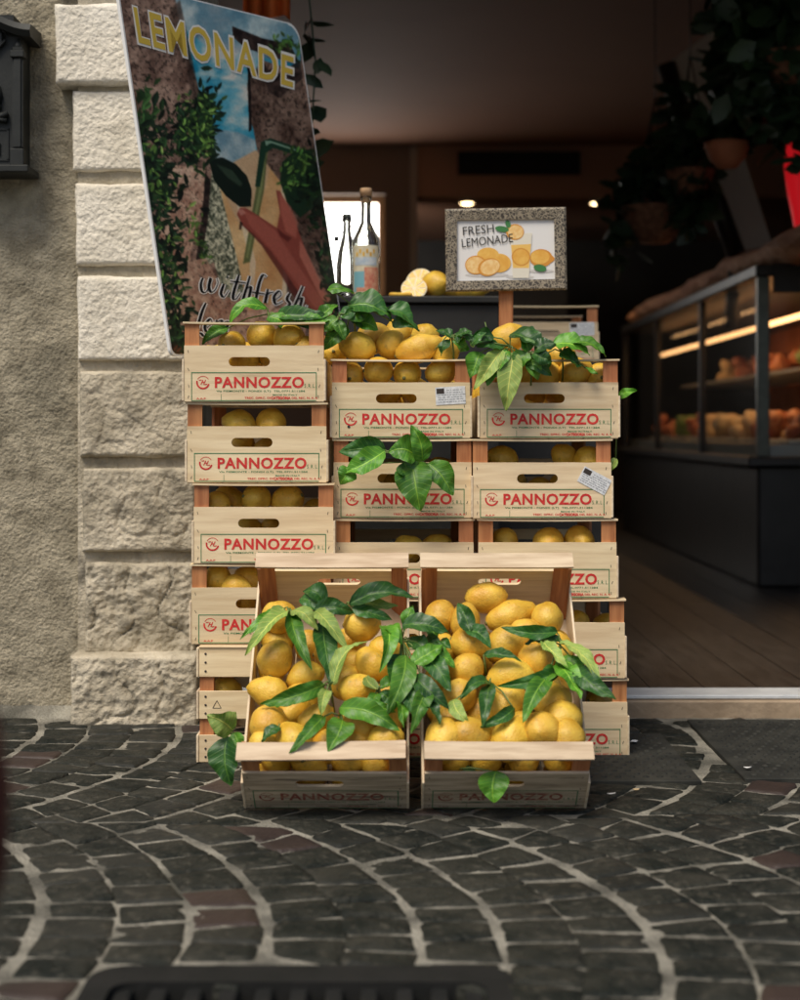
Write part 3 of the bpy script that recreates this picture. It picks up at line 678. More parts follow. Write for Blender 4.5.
m = MB(); m.lathe(prof+[(max(.0001,r-.0045), z+(.012 if z < .01 else 0)) for r, z in reversed(prof)], 28); m.build('glass', M['bglass'], bt)
m = MB(); m.lathe([(.0001,h(210)),(4*s,h(210)),(4.6*s,h(212)),(4.6*s,h(214)+.001)], 16); m.build('stopper', M['case_grey'], bt)
m = MB(); m.tube([(-4*s,-.004,h(212)),(-5.5*s,-.008,h(222)),(-5*s,-.012,h(229)),(-10*s,-.01,h(235))], .0022, 5); m.tube([(4*s,-.004,h(212)),(5.5*s,-.008,h(222)),(-5*s,-.012,h(229))], .0012, 5); m.bbox(-13*s,-8*s,-.014,-.006,h(238),h(233),.001); m.build('wire_clip', M['iron'], bt)

# ------------------------------------------------------------------ lemons
def lemon_mesh(seed, L, Rr, tip):
    rr = random.Random(seed); bm = MB(); n = 24; prof = []
    NS = 20
    for i in range(NS+1):
        t = i/NS; x = -1+2*t; r = math.sqrt(max(0, 1-abs(x)**2.3))
        xx = x*L*.82
        if t > .86: k = (t-.86)/.14; xx += tip*L*k; r = max(r*(1-.15*k), .26*(1-k)**.5)
        if t < .1: k = (.1-t)/.1; xx -= .05*L*k; r = max(r, .18*(1-k)**.4)
        prof.append((xx, max(r, 0)*Rr))
    prof[0] = (prof[0][0], .0); prof[-1] = (prof[-1][0], .0)
    vs = []; fs = []; sd = Vector((seed*1.7, 0, 0))
    bend = rr.uniform(-.15,.15)
    for (x, r) in prof:
        for k in range(n):
            a = 2*math.pi*k/n; v = Vector((x, r*math.cos(a), r*math.sin(a)))
            v *= 1+.10*noise.noise(v*24+sd)+.035*noise.noise(v*75+sd)
            v.y += bend*(x*x)/L*.8
            vs.append(v)
    for i in range(NS):
        for k in range(n): fs.append((i*n+k, i*n+(k+1)%n, (i+1)*n+(k+1)%n, (i+1)*n+k))
    bm.add(vs, fs, 0, True)
    bm.lathe([(.0045,0),(.004,.0025),(.0001,.003)], 7, mi=1, mat=Matrix.Translation((prof[0][0]+.0012,0,0)) @ Matrix.Rotation(R(-90),4,'Y'))
    return bm.mesh('lemon', [M['lemon'], M['lemon_stem']])
LM = [lemon_mesh(1,.045,.0325,.22), lemon_mesh(2,.042,.034,.13), lemon_mesh(3,.049,.0325,.28), lemon_mesh(4,.044,.032,.20), lemon_mesh(5,.058,.0305,.26)]
lr = random.Random(21)
def lemon(loc, label, group, var=None, ax=None, scale=1.0):
    me = LM[var if var is not None else lr.randrange(4)]
    o = bpy.data.objects.new('lemon', me); col.objects.link(o); o.location = loc
    if ax is None: ax = Vector((lr.gauss(0,1), lr.gauss(0,.8), lr.gauss(0,.55)))
    q = Vector(ax).normalized().to_track_quat('X', 'Z'); o.rotation_mode = 'QUATERNION'
    o.rotation_quaternion = q @ Matrix.Rotation(lr.uniform(0,6.28), 3, 'X').to_quaternion()
    sc = scale*lr.uniform(.82,1.0); o.scale = (sc,sc,sc)
    return tag(o, label, 'lemon', group)

# ------------------------------------------------------------------ crates
CWd, CL, CH = .30, .45, .1715
def panel_mesh(w, z0, z1, th, hole=True, seed=0):
    bm = bmesh.new(); rr = random.Random(seed)
    def loop(pts):
        vv = [bm.verts.new((x,0,z)) for x,z in pts]; return [bm.edges.new((vv[i], vv[(i+1)%len(vv)])) for i in range(len(vv))]
    N = 12; top = [(w-2*w*i/N, z1+.0012*noise.noise(Vector((i*.7,seed,0)))) for i in range(N+1)]
    es = loop([(-w,z0),(w,z0)]+top)
    if hole:
        cx, hx, cz, r = -.01, .034, .0865, .0098; pts = []
        for sx, a0 in ((1,-90),(-1,90)):
            for i in range(9): a = R(a0+180*i/8); pts.append((cx+sx*hx+r*math.cos(a), cz+r*math.sin(a)))
        es += loop(pts)
    bmesh.ops.triangle_fill(bm, use_beauty=True, edges=es)
    # keep orientation towards -y
    for f in bm.faces:
        f.normal_update()
        if f.normal.y > 0: f.normal_flip()
    r = bmesh.ops.extrude_face_region(bm, geom=bm.faces[:])
    for v in [g for g in r['geom'] if isinstance(g, bmesh.types.BMVert)]: v.co.y += th
    bmesh.ops.recalc_face_normals(bm, faces=bm.faces[:])
    m = MB(); m.bm(bm); return m
def arc2(mb, cx, cz, r, w, a0, a1, y, mi=0, n=10):
    vs = []
    for i in range(n+1):
        a = R(a0+(a1-a0)*i/n); vs += [(cx+(r-w/2)*math.cos(a), y, cz+(r-w/2)*math.sin(a)), (cx+(r+w/2)*math.cos(a), y, cz+(r+w/2)*math.sin(a))]
    mb.add(vs, [(2*i,2*i+1,2*i+3,2*i+2) for i in range(n)], mi)
def stroke2(mb, pts, w, y, mi=0):
    for (ax, az), (bx, bz) in zip(pts, pts[1:]):
        d = Vector((bx-ax, bz-az)); 
        if d.length == 0: continue
        d.normalize(); nx, nz = -d.y*w/2, d.x*w/2
        mb.add([(ax-nx,y,az-nz),(bx-nx,y,bz-nz),(bx+nx,y,bz+nz),(ax+nx,y,az+nz)], [(0,1,2,3)], mi)
red = MB(); y = -.0006
put_text(red, 'PANNOZZO', -.083, .106, .0305, .0545, y, offset=.03, sp=1.1)
cx, cz = -.108, .0425
arc2(red, cx, cz, .0128, .0034, 165, 345, y, n=18); arc2(red, cx, cz, .0132, .0012, 30, 150, y, n=12)
put_text(red, 'H', cx-.0055, cx+.0065, cz-.0045, cz+.0055, y, offset=.03, shear=.5); stroke2(red, [(cx-.009,cz+.0045),(cx-.003,cz+.0055)], .0016, y-.0001); stroke2(red, [(cx+.003,cz-.0045),(cx+.009,cz-.0035)], .0016, y-.0001)
put_text(red, 'TREC. DPRC. DI', -.020, .035, .0075, .0118, y, offset=.02); put_text(red, 'CATEGORIA', .036, .078, .0065, .0128, y-.0001, offset=.05); put_text(red, 'DEL REC. N. A. R', .080, .135, .0075, .0118, y, offset=.02)
put_text(red, 'A.A.P', -.122, -.102, .0062, .0100, y, offset=.02)
red_me = red.mesh('red_lettering', M['ink_red']); 
grn = MB(); lw = .0016
rect(grn, -.133, .133, .0625, .0625+lw, y); rect(grn, -.133, -.133+lw, .0035, .0625, y); rect(grn, .133-lw, .133, .010, .0625, y); rect(grn, -.133, .132, .0032, .0032+lw, y)
rect(grn, -.070, -.0692, .004, .018, y)
put_text(grn, 'S.R.L.', .107, .131, .0315, .0395, y, sp=1.3)
put_text(grn, 'Via PIEMONTE - FONDI (LT)  TEL.0771.511284', -.080, .108, .0212, .0262, y, offset=.01); put_text(grn, 'MADE IN ITALY', .040, .092, .0145, .0178, y, offset=.01)
grn_me = grn.mesh('green_lettering', M['ink_green'])
nl = MB()
for sx in (-1,1):
    for zz in (.108,.07,.035,.012): stroke2(nl, [(sx*.138+random.uniform(-.002,.002), zz-.003),(sx*.138+random.uniform(-.003,.003), zz+.003)], .0011, -.0007)
def with_nails(m, wood):
    b = len(m.f); m.add(nl.v, nl.f, 1); return m.mesh('end_panel', [wood, M['nail']])
panel_me = with_nails(panel_mesh(.148, .002, .121, .005, seed=1), M['wood_pale'])
panel_me2 = panel_mesh(.148, .002, .121, .005, seed=5).mesh('end_panel', M['wood_pale'])
panel_worn_shaded = with_nails(panel_mesh(.148, .002, .121, .005, seed=8), M['wood_worn_shaded'])
def post_me():
    m = MB(); w = .031
    # triangular corner post
    vs = [(0,0,.0045),(w,0,.0045),(w,.006,.0045),(.006,w,.0045),(0,w,.0045)]; n = 5
    vs += [(a,b,CH-.0045) for a,b,_ in vs]
    m.add(vs, [tuple(range(n-1,-1,-1)), tuple(range(n,2*n))]+[(i,(i+1)%n,(i+1)%n+n,i+n) for i in range(n)]); return m.mesh('corner_post', M['wood_red'])
post = post_me()
def rail_me():
    m = MB(); N = 12; vs = []; fs = []
    for i in range(N+1):
        x = -.151+.302*i/N; dz = -.0016*(1-(2*i/N-1)**2); dy = .0006*noise.noise(Vector((i*.8,2,0)))
        vs += [(x,-.001+dy,CH-.004+dz),(x,.034+dy,CH-.004+dz),(x,.034+dy,CH+dz-.0002),(x,-.001+dy,CH+dz-.0002)]
    for i in range(N):
        for k in range(4): fs.append((i*4+k, i*4+(k+1)%4, (i+1)*4+(k+1)%4, (i+1)*4+k))
    fs += [(3,2,1,0), (N*4,N*4+1,N*4+2,N*4+3)]
    m.add(vs, fs); return m.mesh('top_rail', M['wood_pale'])
rail = rail_me(); rail_dull = rail_me(); rail_dull.materials[0] = M['wood_rail']
m = MB(); m.bbox(0,.0045,-.002,CL+.002,.0035,.092,.0008); side = m.mesh('side_board', M['wood_side'])
m = MB()
for k in range(4): m.box(-.148+k*.0745, -.148+k*.0745+.0725, .006, CL-.006, .0, .0035)
bott = m.mesh('base_boards', M['wood_side'])
def obj(name, me, parent, loc=(0,0,0), rz=0, mirror=False):
    o = bpy.data.objects.new(name, me); link(o, parent); o.location = loc; o.rotation_euler = (0,0,rz); return o
def make_crate(worn_shaded=False):
    r = empty('lemon_crate', (0,0,0))
    fp = obj('end_panel', panel_worn_shaded if worn_shaded else panel_me, r)
    a = obj('red_lettering', red_me, fp); obj('green_lettering', grn_me, fp)
    if worn_shaded:
        a.data = red_me.copy(); a.data.materials[0] = M['ink_red_dark']
    obj('end_panel', panel_me2, r, (0,CL,0), math.pi)
    obj('top_rail', rail, r); obj('top_rail', rail, r, (0,CL,0), math.pi)
    obj('corner_post', post, r, (-.1475,.0052,0)); obj('corner_post', post, r, (.1475,CL-.0052,0), math.pi)
    obj('corner_post', post, r, (.1475,.0052,0), math.pi/2); obj('corner_post', post, r, (-.1475,CL-.0052,0), -math.pi/2)
    obj('side_board', side, r, (-.1525,0,0)); obj('side_board', side, r, (.148,0,0))
    obj('base_boards', bott, r)
    return r
proto = make_crate(); used = [False]
def crate(cx, Y, z, label, group, yaw=0.0):
    c = proto if not used[0] else copy_tree(proto); used[0] = True
    c.location = (cx, Y, z); c.rotation_euler = (0,0,R(yaw))
    c['label'] = label; c['category'] = 'crate'; c['group'] = group
    return c
def near_poster(p): 
    t = Vector((-.641,3.5,0)); n_ = Vector((.6,-.371,0)).normalized()
    q = p-t-Vector((.126,0,0)); return abs(q.dot(n_)) < .045 and p.z > H+.11
names5 = ['topmost','second','third','fourth','bottom']
GA, GB, GC = 'lemon crates in the left stack','lemon crates in the middle stack','lemon crates in the right stack'
crates = {}
def cxp(a, b, Y): return ((a+b)/2-400)*Y/F
YA, YB, YC = 3.29, 3.325, 3.32
BASEH = .249
for k, (a, b) in enumerate([(185,323),(187,326),(194,333),(191,331)]):
    lab = ['topmost crate of the left stack, in front of the poster', 'second crate from the top of the left stack', 'third crate from the top of the left stack', 'fourth crate of the left stack, partly behind the tilted crate'][k]
    crates['A%d'%(k+1)] = crate(cxp(a,b,YA), YA+[.0,.004,-.002,.003][k], BASEH+(3-k)*CH, lab, GA, [.6,-.3,-.5,.4][k])
BX = [(332,470),(334,471),(336,473),(334,472),(335,473)]
labB = ['topmost crate of the middle stack, with a white sticker and heaped lemons', 'second crate of the middle stack, with a leafy sprig hanging over its print', 'third crate of the middle stack, half hidden by the tilted crates', 'fourth crate of the middle stack, behind the tilted crates', 'bottom crate of the middle stack, behind the tilted crates']
for k, (a, b) in enumerate(BX): crates['B%d'%(k+1)] = crate(cxp(a,b,YB), YB+[0,.003,-.002,.002,0][k], (4-k)*CH, labB[k], GB, [.3,-.2,.3,0,0][k])
CXX = [(479,619),(473,611),(478,617),(486,625),(489,628)]
labC = ['topmost crate of the right stack, with leaves spilling over its print', 'second crate of the right stack, with a crooked white sticker', 'third crate from the top of the right stack', 'fourth crate of the right stack, right half visible', 'bottom crate of the right stack, standing on the paving']
for k, (a, b) in enumerate(CXX): crates['C%d'%(k+1)] = crate(cxp(a,b,YC), YC+[0,-.003,.002,0,.003][k], (4-k)*CH, labC[k], GC, [-.4,.6,.2,-.2,.3][k])
crates['X'] = crate(cxp(500,598,4.7), 4.70, CABZ, 'single crate standing further back behind the right stack, beside the sign post', 'lemon crates further back')
# tilted crates in front
TH = 46.0; YF = 2.87
protoW = make_crate(True)
TC_ = {}
def tilted(c, cx, label, yaw):
    c.location = (cx, YF, .004); c.scale = (1,.47/.45,1); c.rotation_euler = (R(TH), 0, R(yaw))
    for ch in c.children:
        if ch.name.startswith('top_rail'):
            ch.data = rail_dull
            if ch.location.y < .1: ch.rotation_euler = (0, R(-1.6 if cx < 0 else .5), 0); c['label'] = label; c['category'] = 'crate'; c['group'] = 'open crates tilted forward on the paving'
    bpy.context.view_layer.update(); return c
TC_['D'] = tilted(protoW, (324.5-400)*2.78/F, 'left crate of the two tilted forward on the paving, full of lemons', -.4)
TC_['E'] = tilted(copy_tree(protoW), (507-400)*2.78/F, 'right crate of the two tilted forward on the paving, full of lemons', .3)
for nm, cx in (('left', -.1355), ('right', .192)):
    m = MB(); 
    for q in range(3): m.bbox(-.12,.12,0,.012,q*.058,q*.058+.054,.002); m.bbox(-.12,.12,.188,.2,q*.058,q*.058+.054,.002)
    m.bbox(-.12,-.108,.013,.187,0,.17,.002); m.bbox(.108,.12,.013,.187,0,.17,.002); m.bbox(-.12,.12,0,.2,.1705,.176,.002)
    o = m.build('support_box', M['wood_worn_shaded'], None, label=f'low slatted wooden box propping up the {nm} tilted crate from behind', cat='support box', group='boxes under the tilted crates'); o.location = (cx, 3.105, 0)
# stickers
def sticker(crate_, cx, cz, w, h, rot):
    fp = [c for c in crate_.children if c.name.startswith('end_panel')][0]
    mt = Matrix.Translation((cx,-.0012,cz)) @ Matrix.Rotation(R(rot),4,'Y')
    m = MB(); f = lambda L: [tuple(mt @ Vector(p)) for p in L]
    m.add(f([(-w/2,0,-h/2),(w/2,0,-h/2),(w/2,0,h/2),(-w/2,0,h/2)]), [(0,1,2,3)], 0)
    m.add(f([(-w*.46,-.0003,h*.12),(-w*.2,-.0003,h*.12),(-w*.2,-.0003,h*.42),(-w*.46,-.0003,h*.42)]), [(0,1,2,3)], 1)
    rr = random.Random(int(cx*1000))
    for k in range(6):
        zz = h*(.30-.13*k); x0 = -w*.42 if k > 1 else -w*.12; x = x0
        while x < w*.42:
            l = rr.uniform(.002,.007); m.add(f([(x,-.0003,zz-.0006),(x+l,-.0003,zz-.0006),(x+l,-.0003,zz+.0007),(x,-.0003,zz+.0007)]), [(0,1,2,3)], 2); x += l+rr.uniform(.001,.003)
    return m.build('paper_sticker', [M['sticker'], M['nail'], M['ink_grey']], fp)
sticker(crates['B1'], .106, .093, .064, .038, -3); sticker(crates['C2'], .112, .082, .066, .036, 28); sticker(crates['X'], .10, .10, .075, .04, -2)
# knot on B1
m = MB(); m.lathe([(.0001,0),(.0032,0)], 10, mat=Matrix.Translation((-.112,-.0009,.026)) @ Matrix.Rotation(R(90),4,'X')); m.build('knot', M['nail'], [c for c in crates['B1'].children if c.name.startswith('end_panel')][0])

# slatted base crate under the left stack
bx0, bx1 = P(199,0,3.275).x, P(199,0,3.275).x+.42
bc = empty('slatted_crate', ((bx0+bx1)/2, 3.275, 0), 'deeper slatted wooden crate at the foot of the left stack, with nail heads', 'crate')
hw_ = (bx1-bx0)/2; S3 = 3.275/F
for (zt, zb) in ((648,677),(691,719),(735,764)):
    z1_, z0_ = H+(430-zt)*S3, max(.003, H+(430-zb)*S3)
    for yy, nm in ((0, 'slat'), (.40, 'slat')):
        m = MB(); m.bbox(-hw_, hw_, yy, yy+.005, z0_, z1_, .0008)
        if yy == 0:
            for q in (.2,.5,.8): m.lathe([(.0001,.0012),(.0022,.0012),(.0026,0)], 8, mi=1, mat=Matrix.Translation((-hw_+.014,-.0002,z0_+(z1_-z0_)*q)) @ Matrix.Rotation(R(90),4,'X')); m.lathe([(.0001,.0012),(.0022,.0012),(.0026,0)], 8, mi=1, mat=Matrix.Translation((hw_-.014,-.0002,z0_+(z1_-z0_)*q)) @ Matrix.Rotation(R(90),4,'X'))
            if zt == 691:
                c = (-hw_+.038, z0_+.03); stroke2(m, [(c[0]-.009,c[1]-.007),(c[0]+.009,c[1]-.007),(c[0],c[1]+.009),(c[0]-.009,c[1]-.007)], .0012, -.0006, 1)
        m.build('slat', [M['wood_pale'], M['nail']], bc)
    for sx in (-1,1):
        m = MB(); m.bbox(sx*hw_-.0025-(0 if sx < 0 else -.0005)+sx*.003, sx*hw_+.0025+sx*.003, -.002, .407, z0_, z1_, .0008); m.build('slat', M['wood_side'], bc)
for sx in (-1,1):
    for yy in (.0055,.375):
        m = MB(); m.bbox(sx*(hw_-.016)-.015, sx*(hw_-.016)+.015, yy, yy+.024, .002, BASEH-.005, .001); m.build('corner_post', M['wood_red'], bc)
m = MB(); m.bbox(-hw_,hw_,-.003,.035,BASEH-.0045,BASEH-.0005,.001); m.build('top_rail', M['wood_pale'], bc); m = MB(); m.bbox(-hw_,hw_,.372,.408,BASEH-.0045,BASEH-.0005,.001); m.build('top_rail', M['wood_pale'], bc)
m = MB(); m.box(-hw_+.003,hw_-.003,.006,.399,.0,.0028); m.build('base_boards', M['wood_side'], bc)
lemon(P(226,692,3.33), 'lemon showing between the slats of the crate at the foot of the left stack', None, 1, (1,.2,0))
lemon(P(262,696,3.36), 'lemon deeper inside the slatted crate at the foot of the left stack', None, 1, (1,.2,.3))

# lemons in stacked crates: (px, py, extra depth, scale)
inside = {
 'A1': [(232,344,.07,1,0),(262,336,.09,1.12,1),(289,338,.06,1.08,3),(305,350,.05,1,1)],
 'A2': [(241,425,.06,1,0),(271,424,.065,1.08,3),],
 'A3': [(217,504,.06,1,1),(231,500,.11,1,0),(256,499,.06,1.1,1),(288,501,.07,1.1,3),(316,512,.12,1,1)],
 'A4': [(217,580,.06,1.05,1),(234,588,.045,.95,0),(250,581,.08,1.05,3),(278,590,.06,1,1)],
 'B2': [(372,470,.12,1,1),(440,472,.14,1,1)],
 'B3': [(409,548,.07,1,0),(437,547,.08,1,2)],
 'B4': [(380,632,.08,1,0),(430,632,.08,1,0)],
 'C2': [(503,460,.08,1,3),(566,458,.09,1,0),(588,461,.06,1,1)],
 'C3': [(505,541,.07,1,1),(549,542,.06,1.08,0),(579,541,.06,1.08,3)],
 'C4': [(576,622,.09,1,3),(606,628,.12,1,1),(530,624,.08,1,1)],
 'C5': [(560,702,.08,1,1),(600,704,.11,1,1)],
}
cratetxt = {'A':'left','B':'middle','C':'right'}
ordw = ['leftmost','second','third','fourth','fifth','sixth']
for k, L_ in inside.items():
    Y0 = {'A':YA,'B':YB,'C':YC}[k[0]]; L_ = sorted(L_)
    for i, (px, py, dy, sc, var) in enumerate(L_):
        w_ = ordw[i] if i == 0 else ordw[i]+' from left'
        lemon(P(px,py,Y0+dy), f"{w_} lemon in the {names5[int(k[1])-1]} {cratetxt[k[0]]} stack crate", f"lemons inside the {names5[int(k[1])-1]} crate of the {cratetxt[k[0]]} stack", var, (lr.gauss(0,1), lr.gauss(0,.4), lr.gauss(0,.25)), sc)
    base = crates[k].location
    if k == 'A1': continue
    for q in range(5):     # second row deeper in the crate
        lemon(base+Vector((-.11+.055*q+lr.uniform(-.008,.008), .19+lr.uniform(-.02,.02), .062+lr.uniform(-.01,.015))), f"lemon in the back row of the {names5[int(k[1])-1]} crate of the {cratetxt[k[0]]} stack", f"back row lemons in the {names5[int(k[1])-1]} crate of the {cratetxt[k[0]]} stack")
# open top crates: heaps
hw = ['leftmost','second from left','third from left','fourth from left','fifth from left','sixth from left','seventh from left','eighth from left','ninth from left','third from right','second from right','rightmost']
def heap(key, tops, Y0, txt):
    c = crates[key].location
    placed = []
    for i, (px, py, dy, sc, var, ax) in enumerate(sorted(tops)):
        p = P(px,py,Y0+dy); placed.append(p)
        lemon(p, f"{hw[i]} lemon heaped in the {txt}" , f"lemons heaped on the {txt}", var, ax, sc)
    for lay, z in enumerate((.045, .10, .145)):
        for ix in range(4):
            for iy in range(6):
                q = c+Vector((-.108+.072*ix+lr.uniform(-.006,.006), .05+.07*iy+lr.uniform(-.006,.006), z+lr.uniform(-.006,.006)))
                if lay == 2 and iy < 1: continue
                if lay < 1 and iy > 0: continue
                if any((q-p).length < .058 for p in placed) or near_poster(q): continue
                if key == 'A1' and (lay > 1 or iy < 1): continue
                placed.append(q)
                lemon(q, f"lemon buried among the others in the {txt}", f"lemons buried in the {txt}")
[bpy.data.objects.remove(o) for o in [c for c in crates['A1'].children if c.name.startswith('top_rail') and c.location.y > .1]]
heap('A1', [], YA, 'topmost crate of the left stack')
heap('B1', [(359,347,.06,1.1,0,(-1,-.2,.2)),(391,345,.09,1.05,1,(.6,.2,.9)),(417,349,.055,1.15,4,(1,-.1,.35)),(446,352,.06,1.0,3,(.5,0,1)),(374,338,.13,1.1,1,(1,0,0)),(378,371,.045,1.05,1,(1,.3,0)),(407,374,.05,1.05,3,(.2,1,.3)),(441,372,.045,1.1,0,(1,.2,.5)),(350,375,.06,1,1,(0,1,.3)),(334,352,.16,1.05,1,(0,1,0)),(425,336,.2,1,1,(1,0,0)),(400,333,.24,1,1,(1,1,0))], YB, 'topmost crate of the middle stack')
heap('C1', [(508,338,.10,1.0,0,(1,0,.3)),(574,372,.06,1.0,3,(1,0,.2)),(545,374,.06,1,1,(1,0,.1)),(520,372,.06,1,1,(1,0,0)),(600,378,.07,1,1,(0,1,0)),(560,355,.15,1,1,(1,0,0))], YC, 'topmost crate of the right stack')

# tilted crate lemons
th = R(TH); UP = Vector((0,-math.sin(th),math.cos(th))); LONG = Vector((0,math.cos(th),math.sin(th)))
def on_crate(px, py, h):
    o = Vector((0,YF,.004))+UP*h
    return ray_plane(px, py, o, UP)
D = [ # rows from the back: px, py, h, scale, var, axis(screen right, along crate, up)
 [(279,617,.085,1,1,(1,.3,0)),(362,625,.115,1.06,1,(1,-.05,.1)),(393,651,.10,1,0,(1,-.3,.1))],
 [(275,659,.12,1.12,1,(.2,1,.2)),(304,676,.10,1.05,0,(1,.3,.1)),(372,664,.115,1.05,0,(1,-.8,.1)),(330,655,.07,1,1,(1,0,0))],
 [(271,693,.105,1.08,2,(-1,.3,.1)),(301,701,.085,1,1,(1,.5,0)),(357,690,.125,1.12,0,(1,-.15,.1)),(392,700,.09,1,1,(.3,1,0))],
 [(269,725,.125,1.1,1,(.3,1,.2)),(292,712,.10,.95,0,(1,1,.1)),(315,721,.12,1.05,0,(1,.5,.3)),(357,722,.12,1.12,3,(.6,-1,.1)),(385,722,.09,1,1,(1,0,0))],
 [(262,744,.12,.9,1,(1,0,0)),(294,743,.13,1.1,3,(-.5,1,.1)),(330,746,.10,1,1,(1,0,0)),(358,742,.105,1.02,1,(1,.4,0)),(386,741,.13,1.1,1,(1,.3,.2))],
]
E = [
 [(485,598,.10,1.2,0,(1,-.02,.1)),(436,617,.10,1.1,1,(.3,1,.3))],
 [(465,622,.115,1.02,0,(.2,1,0)),(509,616,.09,1.18,4,(1,.4,0)),(547,619,.10,1.12,1,(.4,1,.3)),(525,634,.105,1,1,(1,.2,.1))],
 [(469,644,.12,1.02,3,(1,-.4,.1)),(505,645,.12,1.12,0,(.9,.4,.1)),(536,659,.115,1.05,1,(.5,-1,.1)),(436,650,.09,1,1,(1,.1,0)),(560,650,.08,1,1,(0,1,.1))],
 [(467,670,.125,1.1,1,(.6,1,.2)),(509,676,.12,1.15,0,(1,.05,.1)),(545,688,.09,1,1,(1,.5,.1)),(437,680,.09,1,1,(0,1,0))],
 [(459,696,.12,1.1,1,(1,.6,.1)),(505,704,.12,1.1,0,(.7,.9,.1)),(552,702,.11,1.05,1,(1,.4,.1)),(432,710,.09,1,1,(1,0,0)),(480,715,.08,1,1,(1,0,0))],
 [(450,724,.10,1.05,1,(1,0,0)),(562,720,.125,1.12,1,(1,.6,.2)),(522,728,.11,1,1,(1,-.4,.1)),(490,728,.09,1,1,(0,1,0))],
 [(431,741,.13,1.16,0,(.3,1,.15)),(470,737,.13,1.16,0,(-1,-.15,.1)),(511,739,.13,1.14,3,(.5,1,.1)),(542,731,.14,1.05,1,(-.3,-.6,1)),(574,741,.13,1.05,0,(.2,1,.5))],
]
rown = ['back','second','third','fourth','fifth','sixth','front']
for key, rows, side_ in (('D', D, 'left'), ('E', E, 'right')):
    placed = []
    cxx = TC_[key].location.x
    for ri, row in enumerate(rows):
        rn = 'front' if ri == len(rows)-1 else rown[ri]
        for i, (px, py, h_, sc, var, ax) in enumerate(sorted(row)):
            p = on_crate(px, py, h_)
            loc_x = max(cxx-.112, min(cxx+.112, p.x)); p.x = loc_x
            placed.append(p)
            a = Vector((1,0,0))*ax[0]+LONG*ax[1]+UP*ax[2]
            lemon(p, f"{ordw[i]}{'' if i == 0 else ' from left'} lemon in the {rn} row of the {side_} tilted crate", f"lemons on top of the {side_} tilted crate", var, a, sc*1.0)
    # lemons behind the front gap
    for i, gx in enumerate((-.09,-.03,.035,.095)):
        p = Vector((cxx+gx+lr.uniform(-.005,.005), YF, .004))+UP*.098+LONG*.045
        placed.append(p); lemon(p, f"{ordw[i]}{'' if i == 0 else ' from left'} lemon in the front gap of the {side_} tilted crate", f"lemons showing through the front gap of the {side_} tilted crate")
    for hh_ in (.085, .04):
        for iy in range(7):
            for ix in range(4):
                u = .045+.060*iy; 
                if iy == 6 or (iy == 5 and hh_ > .05): continue
                p = Vector((cxx-.108+.072*ix+lr.uniform(-.008,.008), YF, .004))+UP*(hh_-.018*(iy > 4)*(hh_ > .05))+LONG*(u+lr.uniform(-.006,.006))
                if any((p-q).length < .050 for q in placed): continue
                placed.append(p)
                lemon(p, f"lemon buried under the top layer of the {side_} tilted crate", f"buried lemons of the {side_} tilted crate")
# lemons and halves on the counter
def half_lemon(loc, rot, label, sc=1):
    r = empty('lemon_half', loc, label, 'cut lemon', 'cut lemons on the black counter', rot)
    m = MB(); pr = [(.0001,-.040),(.006,-.038),(.016,-.032),(.027,-.02),(.033,-.008),(.035,0),(.0345,.0005)]; m.lathe([(a*sc,b*sc) for a,b in pr], 24); m.build('rind', M['lemon'], r)
    m = MB(); m.lathe([(.0345*sc,.0004),(.031*sc,.0012),(.0001,.0012)], 24); m.build('pith', M['pith'], r)
    m = MB()
    for k in range(9):
        a0, a1 = 2*math.pi*k/9+.07, 2*math.pi*(k+1)/9-.07; vs = [(.003*sc*math.cos((a0+a1)/2), .003*sc*math.sin((a0+a1)/2), .0018)]
        for i in range(6): a = a0+(a1-a0)*i/5; vs.append((.0318*sc*math.cos(a), .0318*sc*math.sin(a), .0022))
        m.add(vs, [tuple(range(7))])
    m.build('flesh', M['flesh'], r)
half_lemon(P(414,290,4.15)+Vector((0,0,.004)), (R(62),0,R(-4)), 'cut lemon half lying low with its face to the street', 1.0)
half_lemon(P(419,281,4.21), (R(60),R(-38),R(0)), 'upright lemon half leaning behind the low half', 1.1)
lemon(Vector((P(434,0,4.20).x,4.20,TC+.037)), 'whole lemon on the counter beside the cut halves', None, 0, (.7,-.7,.1), 1.15)
for i, px in enumerate((452,464,476)):
    lemon(Vector((P(px,0,4.28).x,4.28,TC+.034)), f"{ordw[i]}{'' if i == 0 else ' from left'} lemon on the counter just under the framed sign", 'lemons on the counter under the sign', i % 3, (1,.2,.1), .95)
m = MB(); m.bbox(P(389,0,4.15).x, P(412,0,4.15).x, 4.125, 4.19, TC+.0005, TC+.010, .003); m.build('lemon_peel', M['lemon'], None, label='flat piece of lemon peel on the counter left of the cut halves', cat='lemon peel')

